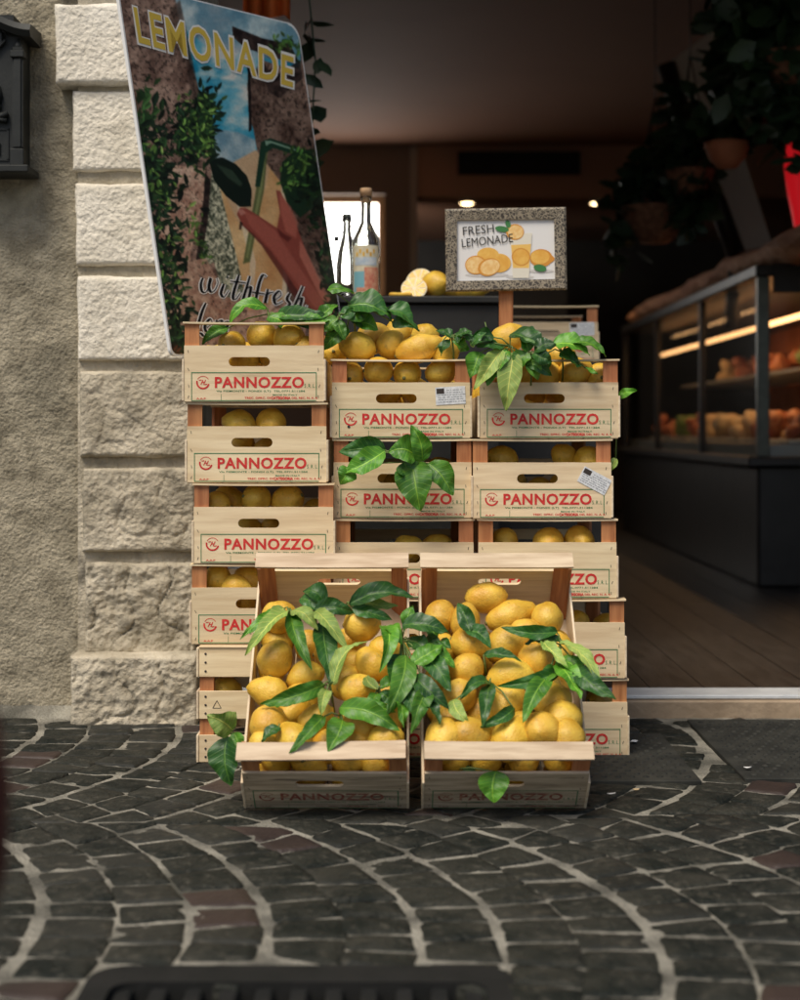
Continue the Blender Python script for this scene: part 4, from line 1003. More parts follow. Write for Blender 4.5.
# ------------------------------------------------------------------ leaves
def leaf_geom(B, T, w, nrm, arch, fold, twist, seed, back):
    """ribbon leaf from B to T; nrm: side the top face looks to"""
    rr = random.Random(seed); ax = (T-B); Ln = ax.length; a = ax.normalized()
    n = (nrm-a*nrm.dot(a)).normalized(); s = a.cross(n)
    NL, NW = 18, 8; vs = []; uv = []
    ph = rr.uniform(0,6); sidebend = rr.uniform(-.12,.12)
    for j in range(NL+1):
        t = j/NL
        ww = w*.5*(math.sin(math.pi*min(1,t**.72))**.75)*(1-.15*t) if 0 < t < 1 else .0004
        tw = twist*(t-.3); cs, sn = math.cos(tw), math.sin(tw)
        s2 = s*cs+n*sn; n2 = n*cs-s*sn
        c = B+a*(Ln*t)+n*(arch*Ln*math.sin(math.pi*t**1.0))+s*(sidebend*Ln*math.sin(math.pi*t))
        for i in range(NW+1):
            u = -1+2*i/NW
            rip = .035*w*math.sin(9*t+ph+u*2)*abs(u)+.02*w*math.sin(23*t+ph)*abs(u)
            q_ = c+s2*(u*ww)+n2*(abs(u)*ww*fold+rip); q_ = q_+n2*(noise.noise(q_*45+Vector((seed,0,0)))*.010*abs(u)+noise.noise(q_*100)*.004*min(1,4*t))
            vs.append(q_); uv.append((t,u))
    return vs, uv, NL, NW
def leaf_obj(parent, B, T, w, nrm, kind, arch=.12, fold=.35, twist=0.0, seed=0, name='leaf'):
    vs, uv, NL, NW = leaf_geom(B, T, w, nrm, arch, fold, twist, seed, None)
    m = MB(); N1 = len(vs); fs = []; fb = []
    for j in range(NL):
        for i in range(NW):
            q = j*(NW+1)+i; fs.append((q, q+NW+1, q+NW+2, q+1)); fb.append((N1+q, N1+q+1, N1+q+NW+2, N1+q+NW+1))
    off = nrm.normalized()*-.0006
    m.add(vs+[v+off for v in vs], fs, 0, True); m.f += fb; m.mi += [1]*len(fb); m.sm += [True]*len(fb)
    m.uv = uv+uv
    top = {'d':M['leaf_d'],'b':M['leaf_b'],'l':M['leaf_l']}[kind]; bot = M['leaf_l'] if kind != 'l' else M['leaf_b']
    o = m.build(name, [top, bot], parent); o.matrix_parent_inverse = Matrix.Translation(-parent.location); return o
ls = [100]
def sprig(label, group, node, place, leaves, nrm, stems=True, stem_r=.0016):
    """place(px,py,lift)->world; leaves: (bx,by,tx,ty,widthpx,kind[,liftB,liftT,arch,fold,twist])"""
    n0 = place(node[0], node[1], 0)
    r = empty('leaf_sprig', n0, label, 'leafy sprig', group)
    st = MB(); rr = random.Random(ls[0])
    for L_ in leaves:
        bx, by, tx, ty, wp, kind = L_[:6]; ex = list(L_[6:])+[None]*5
        lb = ex[0] if ex[0] is not None else rr.uniform(.0,.012); lt = ex[1] if ex[1] is not None else rr.uniform(-.012,.02)
        arch = ex[2] if ex[2] is not None else rr.uniform(.06,.18); fold = ex[3] if ex[3] is not None else rr.uniform(.15,.55); tw = ex[4] if ex[4] is not None else rr.uniform(-.7,.7)
        B, T = place(bx,by,lb), place(tx,ty,lt); sc = B.y/F
        ls[0] += 1
        nn = (nrm+Vector((rr.uniform(-.35,.35),0,rr.uniform(-.3,.3)))).normalized()
        leaf_obj(r, B, T, wp*sc*1.10, nn, kind, arch, fold, tw, ls[0])
        mid = (n0+B)/2+Vector((0,0,.006))
        if (n0-B).length > .004: st.tube([n0, mid, B+(T-B)*.04], stem_r, 5)
    st.tube([n0, n0+Vector((.004,.02,-.03)), n0+Vector((.006,.05,-.06))], stem_r*1.3, 5)
    o = st.build('stem', M['stem'], r); o.matrix_parent_inverse = Matrix.Translation(-r.location)
    return r
NC = (UP*.8+Vector((0,-.5,.3))).normalized()
pc = lambda h0: (lambda px, py, l: on_crate(px, py, h0+l))
g1 = 'leafy lemon sprigs on the tilted crates'
sprig('pale green drooping sprig at the back left of the left tilted crate', g1, (289,612), pc(.150), [(289,611,245,656,17,'l',.01,.02,.22,.5,.3),(287,612,240,640,12,'b',.0,.02,.15,.4,0),(291,611,318,631,16,'l',.012,.01,.3,.3,0),(291,613,312,670,17,'b',.01,.005,.12,.6,-.3),(285,608,262,622,13,'l')], NC)
sprig('dark broad sprig in the upper middle of the left tilted crate', g1, (314,610), pc(.145), [(315,611,349,652,16,'l',.01,.015,.25,.3,0),(322,622,332,684,23,'d',0,.01,.05,.3,0),(326,606,303,592,20,'d',0,.0,.3,.5,0),(314,609,354,613,18,'d',.01,.0,.2,.4,0),(300,598,330,612,16,'d')], NC)
sprig('long dark leaves at the back right of the left tilted crate', g1, (346,606), pc(.150), [(349,604,414,597,21,'d',.01,.02,.12,.7,.3),(352,608,392,620,15,'d'),(360,600,398,606,12,'l',.0,.0,.1,.4,.5)], NC)
sprig('sprig with long bright leaf in the centre of the left tilted crate', g1, (330,685), pc(.150), [(333,684,367,641,16,'l',.005,.02,.15,.5,.3),(325,684,260,705,17,'b',.01,.012,.2,.5,-.3),(327,690,321,718,13,'l',.01,.02,.2,.4,0),(320,692,272,707,12,'b',0,.0,.1,.5,0)], NC)
sprig('bright green sprig at the front of the left tilted crate', g1, (340,716), pc(.152), [(324,716,289,753,15,'b',.01,.02,.14,.5,.2),(343,719,328,751,27,'b',.005,.02,.1,.25,0),(339,708,400,731,23,'b',.01,.015,.12,.35,-.3),(352,704,396,712,15,'b')], NC)
sprig('single small dark leaf at the front left of the left tilted crate', g1, (279,728), pc(.152), [(280,727,261,741,14,'d',.01,.005,.1,.3,0)], NC)
sprig('big curled sprig lying across the gap between the two tilted crates', g1, (402,640), pc(.160), [(386,626,380,672,18,'b',.01,.02,.2,.8,.8),(390,628,402,645,14,'b',.01,.02,.3,.4,0),(406,655,386,716,24,'b',.02,.015,.12,.3,.3),(402,625,449,633,22,'d',.02,.02,.15,.4,-.2),(412,664,443,645,20,'b',.02,.025,.1,.3,0),(409,640,430,660,18,'d'),(413,676,449,709,20,'d',.02,.01,.15,.4,.3),(420,655,451,692,22,'d',.01,.01,.12,.4,-.3),(428,690,412,733,18,'b',.02,.02,.12,.4,.2),(402,680,414,715,20,'d',.01,.01,.1,.3,0),(400,655,392,690,20,'d'),(406,628,412,606,15,'b'),(425,640,444,652,18,'d'),(398,690,404,728,15,'b'),(420,700,440,724,17,'d'),(432,650,455,668,15,'b')], NC)
sprig('two dark leaves near the back of the right tilted crate', g1, (468,632), pc(.150), [(470,633,458,603,17,'d',.01,.02,.1,.4,.2),(466,630,491,648,16,'d',.01,.01,.15,.4,0)], NC)
sprig('spreading sprig reaching over the right edge of the right tilted crate', g1, (560,645), pc(.158), [(558,632,501,627,14,'d',.01,.015,.12,.6,.4),(562,640,525,645,13,'d'),(542,641,568,671,13,'l',.01,.02,.15,.5,.2),(560,642,601,688,17,'l',.015,.03,.15,.4,0),(575,668,616,699,20,'d',.02,.03,.12,.35,0),(558,664,581,699,24,'b',.01,.02,.12,.3,.2),(560,671,497,686,15,'d',.01,.01,.15,.6,.3),(548,676,523,723,20,'b',.015,.015,.12,.45,-.3),(556,660,590,684,20,'b'),(560,672,540,690,16,'b')], NC)
sprig('dark forked sprig in the middle of the right tilted crate', g1, (490,682), pc(.152), [(491,682,460,699,13,'d',.01,.02,.2,.5,.3),(490,684,483,727,16,'d',.01,.015,.15,.4,.3),(515,708,480,727,13,'d',.01,.01,.15,.5,0),(453,700,469,724,15,'l',.01,.01,.15,.3,0)], NC)
sprig('thin dark leaf over the middle lemons of the right tilted crate', g1, (484,655), pc(.158), [(484,655,522,661,12,'d',0,.01,.12,.4,.2)], NC)
NF = Vector((0,-1,.15)).normalized()
pf = lambda Y: (lambda px, py, l: P(px, py, Y-l))
sprig('bright leaf hanging out of the front gap of the right tilted crate', g1, (496,772), pf(2.785), [(496,771,494,803,30,'b',0,.015,.08,.3,0),(446,770,481,775,12,'d',-.03,-.03,.05,.3,0)], NF)
sprig('leafy sprig hanging outside the left tilted crate over the slatted crate', g1, (226,733), pf(2.94), [(233,731,207,716,27,'l',.0,.015,.12,.3,.2),(227,736,231,786,30,'d',0,.02,.1,.35,.2),(234,732,243,757,16,'b',0,.01,.15,.4,-.3),(222,728,236,712,18,'l')], NF)
g2 = 'leafy lemon sprigs on the stacks'
sprig('hanging sprig of big curled leaves over the second crate of the middle stack', g2, (406,462), pf(3.285), [(422,462,411,425,20,'b',0,.01,.1,.5,.3),(412,462,420,511,36,'b',.0,.03,.12,.35,0),(428,463,453,496,25,'b',.0,.02,.15,.45,.3),(416,456,388,452,28,'b',.0,.01,.25,.4,0),(386,450,339,452,24,'d',0,.01,.15,.4,.2),(385,451,342,474,24,'b',.01,.02,.15,.45,-.2),(352,470,340,484,20,'b',.01,.02,.3,.4,0),(404,462,412,482,24,'d')], NF)
NT = Vector((0,-.75,.6)).normalized()
sprig('arching leaves rising from the topmost crate of the left stack', g2, (268,314), pf(3.36), [(267,308,229,326,16,'b',.0,.01,.3,.4,.3),(228,328,202,344,13,'b',.01,.02,.15,.5,0),(268,316,293,336,20,'b',.01,.02,.12,.3,0),(276,316,331,318,19,'d',0,.01,.08,.5,.2),(296,323,330,322,16,'b',.02,.02,.08,.4,0),(284,318,312,330,18,'d'),(318,318,338,305,13,'b'),(326,322,344,332,15,'d')], NT)
sprig('dark leaves crowning the lemons of the middle stack', g2, (352,305), pf(3.38), [(327,290,354,294,11,'b',.0,.0,.25,.3,0),(346,306,392,318,36,'d',.0,.02,.12,.3,.2),(348,327,323,350,18,'b',.02,.03,.12,.4,0),(386,310,413,328,24,'d',.0,.01,.15,.5,.3),(356,322,378,330,18,'b'),(345,312,368,328,22,'d'),(392,322,420,330,16,'d')], NT)
sprig('spilling sprig of broad leaves over the topmost crate of the right stack', g2, (510,346), pf(3.29), [(508,350,487,386,22,'b',0,.02,.1,.4,.2),(502,349,474,390,18,'l',0,.02,.12,.5,-.2),(514,352,506,411,24,'l',.01,.03,.1,.45,.2),(510,334,546,350,30,'d',-.02,.01,.15,.35,0),(522,358,552,376,16,'d'),(476,345,507,348,16,'d'),(494,337,469,341,14,'d'),(480,352,470,378,20,'b',.0,.01,.12,.4,0),(470,345,486,332,12,'d')], NT)
sprig('bright sprig at the right end of the topmost crate of the right stack', g2, (562,352), pf(3.31), [(551,345,590,355,26,'b',0,.01,.12,.35,0),(572,342,606,357,18,'b',0,.0,.1,.4,.2),(560,352,580,368,20,'d'),(548,352,540,372,18,'b'),(585,368,598,374,8,'b')], NT)
sprig('thin green tips beside the right end of the topmost crate', g2, (617,396), pf(3.34), [(618,396,637,391,9,'b',0,0,.1,.3,0),(616,458,608,472,9,'l',0,0,.1,.3,0)], NF)
sprig('curly bright leaves among the left lemons of the middle stack top', g2, (338,318), pf(3.34), [(338,318,322,332,15,'b'),(340,318,356,310,16,'d'),(338,320,345,340,13,'b'),(344,314,362,322,15,'b')], NT)
sprig('small dark leaves at the right end of the middle stack top', g2, (452,338), pf(3.33), [(452,338,436,330,13,'d'),(454,338,472,332,16,'d'),(454,340,468,350,15,'b'),(450,340,442,356,11,'d'),(458,336,474,342,14,'d')], NT)
sprig('folded bright leaves in the middle of the right stack top', g2, (530,356), pf(3.27), [(530,354,512,372,18,'b'),(532,354,552,362,17,'d'),(528,352,520,338,15,'b'),(534,352,556,344,18,'d'),(530,358,538,380,15,'b')], NT)
sprig('narrow leaves at the upper left rim of the right tilted crate', g1, (436,640), pc(.155), [(436,640,424,622,12,'b'),(438,642,452,650,13,'d'),(434,644,424,660,13,'b')], NC)
sprig('curled pale leaves in the right half of the left tilted crate', g1, (378,690), pc(.155), [(378,690,366,676,12,'l'),(380,688,398,684,14,'b'),(380,692,394,706,14,'d'),(376,694,364,706,12,'b')], NC)
# thin twigs
def twig(pts, Y, label):
    m = MB(); m.tube([P(a,b,Y) for a,b in pts], .0014, 5); m.build('twig', M['stem'], None, label=label, cat='twig')
twig([(432,352),(440,344),(447,336),(450,334)], 3.36, 'short curved twig between the lemons of the middle stack')
twig([(484,340),(487,330),(485,322)], 3.38, 'upright twig behind the leaves of the right stack')

# ------------------------------------------------------------------ framed sign
SY = 3.70
sg = empty('framed_sign', P(506,345,SY), 'framed fresh lemonade sign with speckled frame on a wooden stake', 'sign')
def PS(a, b, l=0): return P(a, b, SY-l)
def SP(mb, name, mats): return pz(mb.build(name, mats, sg), sg)
M['speckle'] = bpy.data.materials.new('speckled frame'); M['speckle'].use_nodes = True
nt = M['speckle'].node_tree; b = nt.nodes['Principled BSDF']; tc = nt.nodes.new('ShaderNodeTexCoord'); vo = nt.nodes.new('ShaderNodeTexVoronoi'); vo.inputs['Scale'].default_value = 130; vo.feature = 'DISTANCE_TO_EDGE'
nz = nt.nodes.new('ShaderNodeTexNoise'); nz.inputs['Scale'].default_value = 60
nt.links.new(tc.outputs['Object'], nz.inputs['Vector']); mixv = nt.nodes.new('ShaderNodeMix'); mixv.data_type = 'VECTOR'; mixv.inputs['Factor'].default_value = .03
nt.links.new(tc.outputs['Object'], mixv.inputs['A']); nt.links.new(nz.outputs['Color'], mixv.inputs['B']); nt.links.new(mixv.outputs['Result'], vo.inputs['Vector'])
cr = nt.nodes.new('ShaderNodeValToRGB'); cr.color_ramp.elements[0].position = .05; cr.color_ramp.elements[1].position = .17; cr.color_ramp.elements[0].color = (.33,.28,.20,1); cr.color_ramp.elements[1].color = (.055,.045,.035,1)
nt.links.new(vo.outputs['Distance'], cr.inputs['Fac']); nt.links.new(cr.outputs['Color'], b.inputs['Base Color']); b.inputs['Roughness'].default_value = .5
o4 = [(445,209),(566,207),(567,290),(446,292)]; i4 = [(457,220),(554,219),(555,279),(457,281)]
m = MB(); 
rings = [[PS(a,b_,-.010) for a,b_ in o4], [PS(a,b_,.006) for a,b_ in o4], [PS(a+(1 if a<500 else -1)*2,b_+(1 if b_<250 else -1)*2,.010) for a,b_ in o4], [PS(a,b_,.008) for a,b_ in i4], [PS(a,b_,.002) for a,b_ in i4]]
vs = [v for r_ in rings for v in r_]; fs = [(r_*4+i, r_*4+(i+1)%4, (r_+1)*4+(i+1)%4, (r_+1)*4+i) for r_ in range(4) for i in range(4)]
m.add(vs, fs); SP(m, 'frame', M['speckle'])
m = MB(); m.add([PS(*q,.002) for q in [(456,219),(555,218),(556,280),(456,282)]]+[PS(*q,-.008) for q in [(456,219),(555,218),(556,280),(456,282)]], [(3,2,1,0),(4,5,6,7)])
card = SP(m, 'card', M['white'])
M['p_lem'] = pm('printed lemon', (.78,.40,.06), (.86,.52,.11), 60, .5); M['p_lem2'] = flat('printed lemon shade', (.68,.30,.05)); M['p_face'] = pm('printed cut face', (.84,.50,.16), (.92,.66,.30), 140, .5)
M['p_grn'] = flat('printed leaf', (.06,.22,.07)); M['p_glass'] = flat('printed glass', (.78,.74,.62)); M['p_juice'] = flat('printed juice', (.86,.54,.14)); M['p_txt'] = flat('printed text', (.03,.03,.03)); M['p_sh'] = flat('printed shadow', (.62,.60,.57))
m = MB(); lay = [.0026]
def ell(cx, cy, rx, ry, mi, rot=0, n=22, tip=0):
    vs = []
    for i in range(n):
        a = 2*math.pi*i/n; x, y_ = rx*math.cos(a), ry*math.sin(a)
        if tip and abs(a) < .5: x += tip
        c, s_ = math.cos(R(rot)), math.sin(R(rot)); vs.append(PS(cx+x*c-y_*s_, cy+x*s_+y_*c, lay[0]))
    m.add(vs, [tuple(reversed(range(n)))], mi); lay[0] += .00012
ell(487,275,22,2.2,7); ell(520,277,14,1.8,7); ell(541,271,13,1.8,7)
ell(488,255,11,7.5,0); ell(541,258,11.5,9,1,0,22,2); ell(540,257,9.5,7,0); ell(499,263,12,9.5,0); ell(476,265,11,9.5,1); ell(475.5,265,9.6,8.3,2); ell(489,267,11.5,8.8,1,-20); ell(490,267,10,7.5,2,-20)
m.add([PS(a,b_,lay[0]) for a,b_ in [(510,234),(532,233),(529,278),(513,278)]], [(3,2,1,0)], 4); lay[0] += .0001
m.add([PS(a,b_,lay[0]) for a,b_ in [(511,245),(531,244),(529,268),(513,268)]], [(3,2,1,0)], 5); lay[0] += .0001
ell(521,257,9.5,9,1,10); ell(521,257,8.2,7.8,0,10); ell(515,232,9,8,1); ell(515.5,232,7.8,6.8,2)
ell(502,229,7,3,3,8); ell(508,224,2.5,4,3,-20); ell(540,268,6.5,3.5,3,10)
def PT(q):
    return lambda u, v: PS(q[0][0]+(q[1][0]-q[0][0])*u+(q[3][0]-q[0][0])*v, q[0][1]+(q[1][1]-q[0][1])*u+(q[3][1]-q[0][1])*v, .0048)
put_text(m, 'FRESH', 0,0,0,0,0, 6, .0, 1.0, PT([(463,235.5),(494,232.5),None,(462.5,227)])); put_text(m, 'LEMONADE', 0,0,0,0,0, 6, .0, 1.0, PT([(462,247.5),(513,242),None,(461.5,239)]))
(m.build('print', [M['p_lem'],M['p_lem2'],M['p_face'],M['p_grn'],M['p_glass'],M['p_juice'],M['p_txt'],M['p_sh']], card))
m = MB(); a = PS(499.5,291); b_ = PS(513.5,291); m.bbox(a.x,b_.x,SY+.011,SY+.028,crates['C1'].location.z+.006,PS(0,255).z,.002); SP(m, 'stake', M['wood_red'])

# ------------------------------------------------------------------ poster
K = 1.0
cam0 = Vector((0,0,H))
TL = Vector((-.641*K, 3.5*K, H+1.016*K)); U = Vector((.371,.6,.0553))*K; V = Vector((.126,0,-.862))*K*.985
V = V-U*(V.dot(U)/U.dot(U)); Nn = U.cross(V).normalized()
if Nn.y > 0: Nn = -Nn
ps = empty('lemonade_poster', TL+V, 'large lemonade poster board with white edge leaning in the opening', 'poster')
def PO(mb, name, mats, par=None):
    o = mb.build(name, mats, par or ps); o.matrix_parent_inverse = Matrix.Translation(-ps.location); return o
def uvp(u, v, l=0): return TL+U*u+V*v+Nn*l
def pp_(px, py, l=0): return ray_plane(px, py, TL+Nn*l, Nn)
rad = .06; outl = []
for cx, cy, a0 in ((1-rad, rad*.8, -90), (1-rad*.4, 1-rad*.32, 0), (rad*.4, 1-rad*.32, 90), (rad*.4, rad*.32, 180)):
    r_ = rad if (cx < .95 and cy < .1 and a0 == -90) else rad*.4
    for i in range(7): a = R(a0+90*i/6); outl.append((cx+r_*math.cos(a), cy+r_*.8*math.sin(a)))
n = len(outl)
m = MB(); m.add([uvp(u,v,0) for u,v in outl]+[uvp(u,v,-.008) for u,v in outl], [(i,(i+1)%n,(i+1)%n+n,i+n) for i in range(n)]+[tuple(range(n,2*n)), tuple(range(n))]); PO(m, 'board', M['board_edge'])
M['a_yel'] = flat('poster yellow', (.70,.50,.08), .4); M['a_wht'] = flat('poster white', (.88,.86,.80), .4); M['a_blk'] = flat('poster black', (.010,.010,.012), .4)
import numpy as np
X0, Y0_, SCL = 104.0, -30.0, 2.0
CWp, CHp = int(250*SCL), int(402*SCL)
rng = np.random.RandomState(12)
def vnoise(fx, fy, seed, octs=4):
    out = np.zeros((CHp, CWp)); amp = 1.0; tot = 0
    rg = np.random.RandomState(seed)
    yy, xx = np.mgrid[0:CHp, 0:CWp].astype(float)/SCL
    for o in range(octs):
        gx, gy = xx*fx*2**o, yy*fy*2**o
        n_ = 512; T = rg.rand(n_, n_)
        ix, iy = np.floor(gx).astype(int), np.floor(gy).astype(int); tx, ty = gx-ix, gy-iy
        tx = tx*tx*(3-2*tx); ty = ty*ty*(3-2*ty); ix %= n_-1; iy %= n_-1
        v = (T[iy,ix]*(1-tx)+T[iy,ix+1]*tx)*(1-ty)+(T[iy+1,ix]*(1-tx)+T[iy+1,ix+1]*tx)*ty
        out += v*amp; tot += amp; amp *= .55
    return out/tot
IMG = np.zeros((CHp, CWp, 3))
def C255(*c): return np.array(c)/255.0
def mask_poly(pts, soft=0):
    pts = [((x-X0)*SCL, (y_-Y0_)*SCL) for x, y_ in pts]
    xs = [p[0] for p in pts]; ys = [p[1] for p in pts]; pad = int(soft*3)+2
    x0, x1 = max(0,int(min(xs))-pad), min(CWp,int(max(xs))+pad+1); y0, y1 = max(0,int(min(ys))-pad), min(CHp,int(max(ys))+pad+1)
    if x1 <= x0 or y1 <= y0: return None
    gy, gx = np.mgrid[y0:y1, x0:x1].astype(float); ins = np.zeros(gx.shape, bool); j = len(pts)-1
    for i in range(len(pts)):
        xi, yi = pts[i]; xj, yj = pts[j]
        if yi != yj:
            c = ((yi > gy) != (yj > gy)) & (gx < (xj-xi)*(gy-yi)/(yj-yi)+xi); ins ^= c
        j = i
    m_ = ins.astype(float)
    for _ in range(int(soft)):
        q = np.pad(m_, 1, mode='edge'); m_ = (q[:-2,1:-1]+q[2:,1:-1]+q[1:-1,:-2]+q[1:-1,2:]+q[1:-1,1:-1]*2)/6
    return m_, (slice(y0,y1), slice(x0,x1))
def paint(pts, colr, soft=1, alpha=1.0):
    r_ = mask_poly(pts, soft)
    if r_ is None: return
    m_, sl_ = r_; c = colr[sl_] if isinstance(colr, np.ndarray) and colr.ndim == 3 else np.array(colr)
    IMG[sl_] = IMG[sl_]*(1-m_[...,None]*alpha)+c*m_[...,None]*alpha
def mixc(a_, b_, t): t = np.clip(t,0,1)[...,None]; return a_*(1-t)+b_*t
n1, n2, n3, n4 = vnoise(.06,.05,1), vnoise(.25,.22,2), vnoise(.5,.45,3,3), vnoise(.03,.03,4)
wallA = mixc(C255(96,72,62), C255(190,158,138), (n1*.5+n2*.5-.3)*2.4); wallA = wallA*(1-.55*np.clip((n3-.58)*6,0,1)[...,None])
wallB = mixc(C255(165,120,100), C255(232,200,172), (n1*.4+n2*.6-.3)*2.4); wallB = wallB*(1-.4*np.clip((n3-.6)*6,0,1)[...,None])
skyc = mixc(C255(28,140,175), C255(150,205,215), (n4*.5+n1*.5-.3)*2.2); skyc = mixc(skyc, C255(225,225,215), (vnoise(.035,.06,8)-.52)*4)
cloud = mixc(C255(120,150,165), C255(225,228,222), (n1-.35)*2.6)
darkc = mixc(C255(30,24,24), C255(78,62,56), (n2-.3)*2)
amber = mixc(C255(190,132,80), C255(238,205,150), (n4*.7+n1*.3-.25)*2)
foam = mixc(C255(70,78,62), C255(225,222,190), (n3*.6+n2*.4-.36)*3.4)
IMG[:] = wallA
paint([(168,-40),(186,50),(197,82),(206,118),(214,150),(220,195),(262,205),(262,150),(250,120),(247,84),(262,60),(300,72),(303,10),(240,-40)], skyc, 2)
paint([(168,-40),(180,25),(205,45),(250,56),(300,64),(303,10),(240,-40)], cloud, 5, .8)
paint([(205,128),(214,150),(220,190),(255,200),(256,140),(238,132)], cloud, 6, .85)
paint([(248,66),(275,78),(298,66),(308,110),(322,180),(350,315),(350,360),(290,320),(262,180),(252,120)], wallA*.78, 1)
paint([(232,26),(262,38),(290,44),(299,62),(282,60),(245,48),(233,37)], darkc, 1); paint([(262,62),(275,76),(300,60),(303,78),(280,98),(268,92)], darkc, 2, .9)
paint([(247,50),(250,51),(252,130),(249,132)], darkc*.6, 1)
paint([(172,165),(205,168),(207,185),(190,255),(200,300),(258,340),(262,372),(150,372),(150,250)], wallB, 2)
paint([(180,0),(197,82),(206,118),(212,150),(200,150),(186,60),(170,10)], wallA*.6, 6, .8)
paint([(205,172),(216,190),(219,202),(210,235),(207,262),(196,260),(203,210)], darkc, 2)
paint([(212,168),(232,185),(252,260),(250,305),(226,305),(214,262),(200,270),(208,220)], foam, 2)
paint([(186,262),(206,258),(228,298),(250,296),(266,330),(266,372),(180,372),(180,310)], wallB*.92, 3)
paint([(216,172),(256,150),(287,190),(286,300),(302,330),(250,318),(238,262)], amber, 2)
paint([(216,172),(256,150),(270,168),(262,200),(244,230),(232,210)], C255(205,180,150), 7, .6)
paint([(232,185),(236,190),(256,262),(254,290),(250,290),(250,262)], C255(235,228,205), 2, .55)
paint([(284,300),(306,316),(305,372),(262,372),(244,312)], wallB, 4)
paint([(262,142),(269,140),(264,190),(250,262),(243,264),(256,190)], C255(92,104,62), 2, .9); paint([(265,142),(267,141),(262,190),(248,258),(246,258),(259,190)], C255(160,168,110), 1, .6)
paint([(261,142),(270,138),(300,148),(302,157),(273,148),(266,153),(260,187),(255,187)], C255(32,62,46), 1); paint([(265,141),(270,140.5),(299,150.5),(299,152),(271,143),(266,146)], C255(150,185,160), 1, .8)
paint([(209,160),(222,157),(236,164),(247,176),(252,190),(251,207),(240,207),(226,196),(214,180)], C255(22,34,28), 1); paint([(216,164),(232,170),(243,184),(240,186),(228,178)], C255(70,92,72), 3, .6)
hand = [(237,214),(240,208),(246,208),(256,214),(268,222),(277,228),(280,212),(276,190),(280,191),(288,206),(296,224),(307,254),(324,292),(346,332),(350,350),(330,330),(305,303),(288,277),(272,254),(256,237),(243,226)]
paint([(281,184),(285,186),(289,240),(287,300),(282,300),(284,240)], C255(236,226,200), 2, .7); paint(hand, C255(150,76,64), 2)
paint([(243,210),(258,217),(276,231),(296,262),(322,300),(345,334),(338,334),(312,304),(290,274),(270,248),(250,226)], C255(186,106,90), 5, .6)
paint([(240,222),(256,236),(272,253),(288,276),(306,303),(335,332),(322,332),(296,300),(278,270),(262,246)], C255(96,40,38), 3, .8)
paint([(279,192),(290,206),(298,222),(296,238),(286,232),(281,214)], C255(196,112,94), 4, .7); paint([(277,228),(284,234),(292,238),(288,242),(280,236)], C255(92,38,36), 3, .8)
paint([(300,240),(306,250),(328,294),(346,328),(342,330),(320,296),(300,256)], C255(218,140,118), 3, .6)
paint([(238,210),(243,209),(246,213),(241,216)], C255(214,150,134), 2, .7); paint([(240,221),(243,223),(241,230),(239,229)], C255(40,24,22), 1, .8)
paint([(282,162),(296,150),(312,150),(324,186),(318,204),(300,218),(287,202),(280,182)], C255(30,52,36), 2)
lrng = random.Random(4)
def leafs(cs, n_, smin, smax, pal, up=-1.2):
    for _ in range(n_):
        c = lrng.choice(cs); x = c[0]+lrng.gauss(0,c[2]*.45); y_ = c[1]+lrng.gauss(0,c[3]*.45); s_ = lrng.uniform(smin,smax); a = lrng.gauss(up,1.1)
        w0 = lrng.uniform(.5,1); ca, sa = math.cos(a), math.sin(a)
        P6 = [(x+s_*t*ca-w_*w0*s_*sa, y_+s_*t*sa+w_*w0*s_*ca) for t, w_ in ((0,0),(.3,.2),(.65,.2),(1,0),(.65,-.2),(.3,-.2))]
        k_ = lrng.choice(pal); f_ = lrng.uniform(.7,1.25)
        paint(P6, C255(*k_)*f_, 1, .95)
        if lrng.random() < .5: paint([P6[0],P6[1],P6[2],P6[3]], np.minimum(1,C255(*k_)*f_*1.7+.02), 1, .6)
DK, MD, BR = (20,34,24), (38,64,36), (86,120,56)
Lc = [(150,165,22,50),(158,220,26,60),(165,285,24,60),(186,140,24,40),(172,340,16,36),(205,120,12,34)]
leafs(Lc, 700, 7, 15, [DK,DK,(14,20,18),(26,44,30)])
leafs(Lc, 420, 5, 12, [DK,MD,MD,(30,50,34)])
leafs([(150,150,20,45),(165,210,24,60),(188,125,20,34),(204,115,12,26),(172,280,20,50),(205,140,10,20)], 260, 4, 10, [MD,BR,(110,150,70),MD])
leafs([(146,90,10,22),(150,118,14,22),(140,120,8,30)], 40, 8, 16, [DK,MD,(52,84,44)])
leafs([(312,170,12,24),(320,215,12,34),(328,262,10,34),(335,300,8,24),(306,190,10,14)], 420, 5, 12, [DK,(16,24,20),DK,MD])
leafs([(298,156,16,10),(290,182,14,14),(300,170,14,12),(293,48,10,14),(282,44,10,8)], 120, 4, 9, [MD,BR,(60,96,44)])
leafs([(200,238,8,20),(205,256,6,12),(196,232,8,14)], 50, 3, 8, [MD,BR,BR])
leafs([(152,345,12,16),(165,352,14,12)], 60, 5, 11, [(70,40,30),(40,26,22),DK])
IMG *= (.93+.14*vnoise(.9,.9,31,2))[...,None]
IMG = np.clip(IMG,0,1)
GU, GV = 250, 330
m = MB(); L0 = [.0006]
gv = []; cols = []
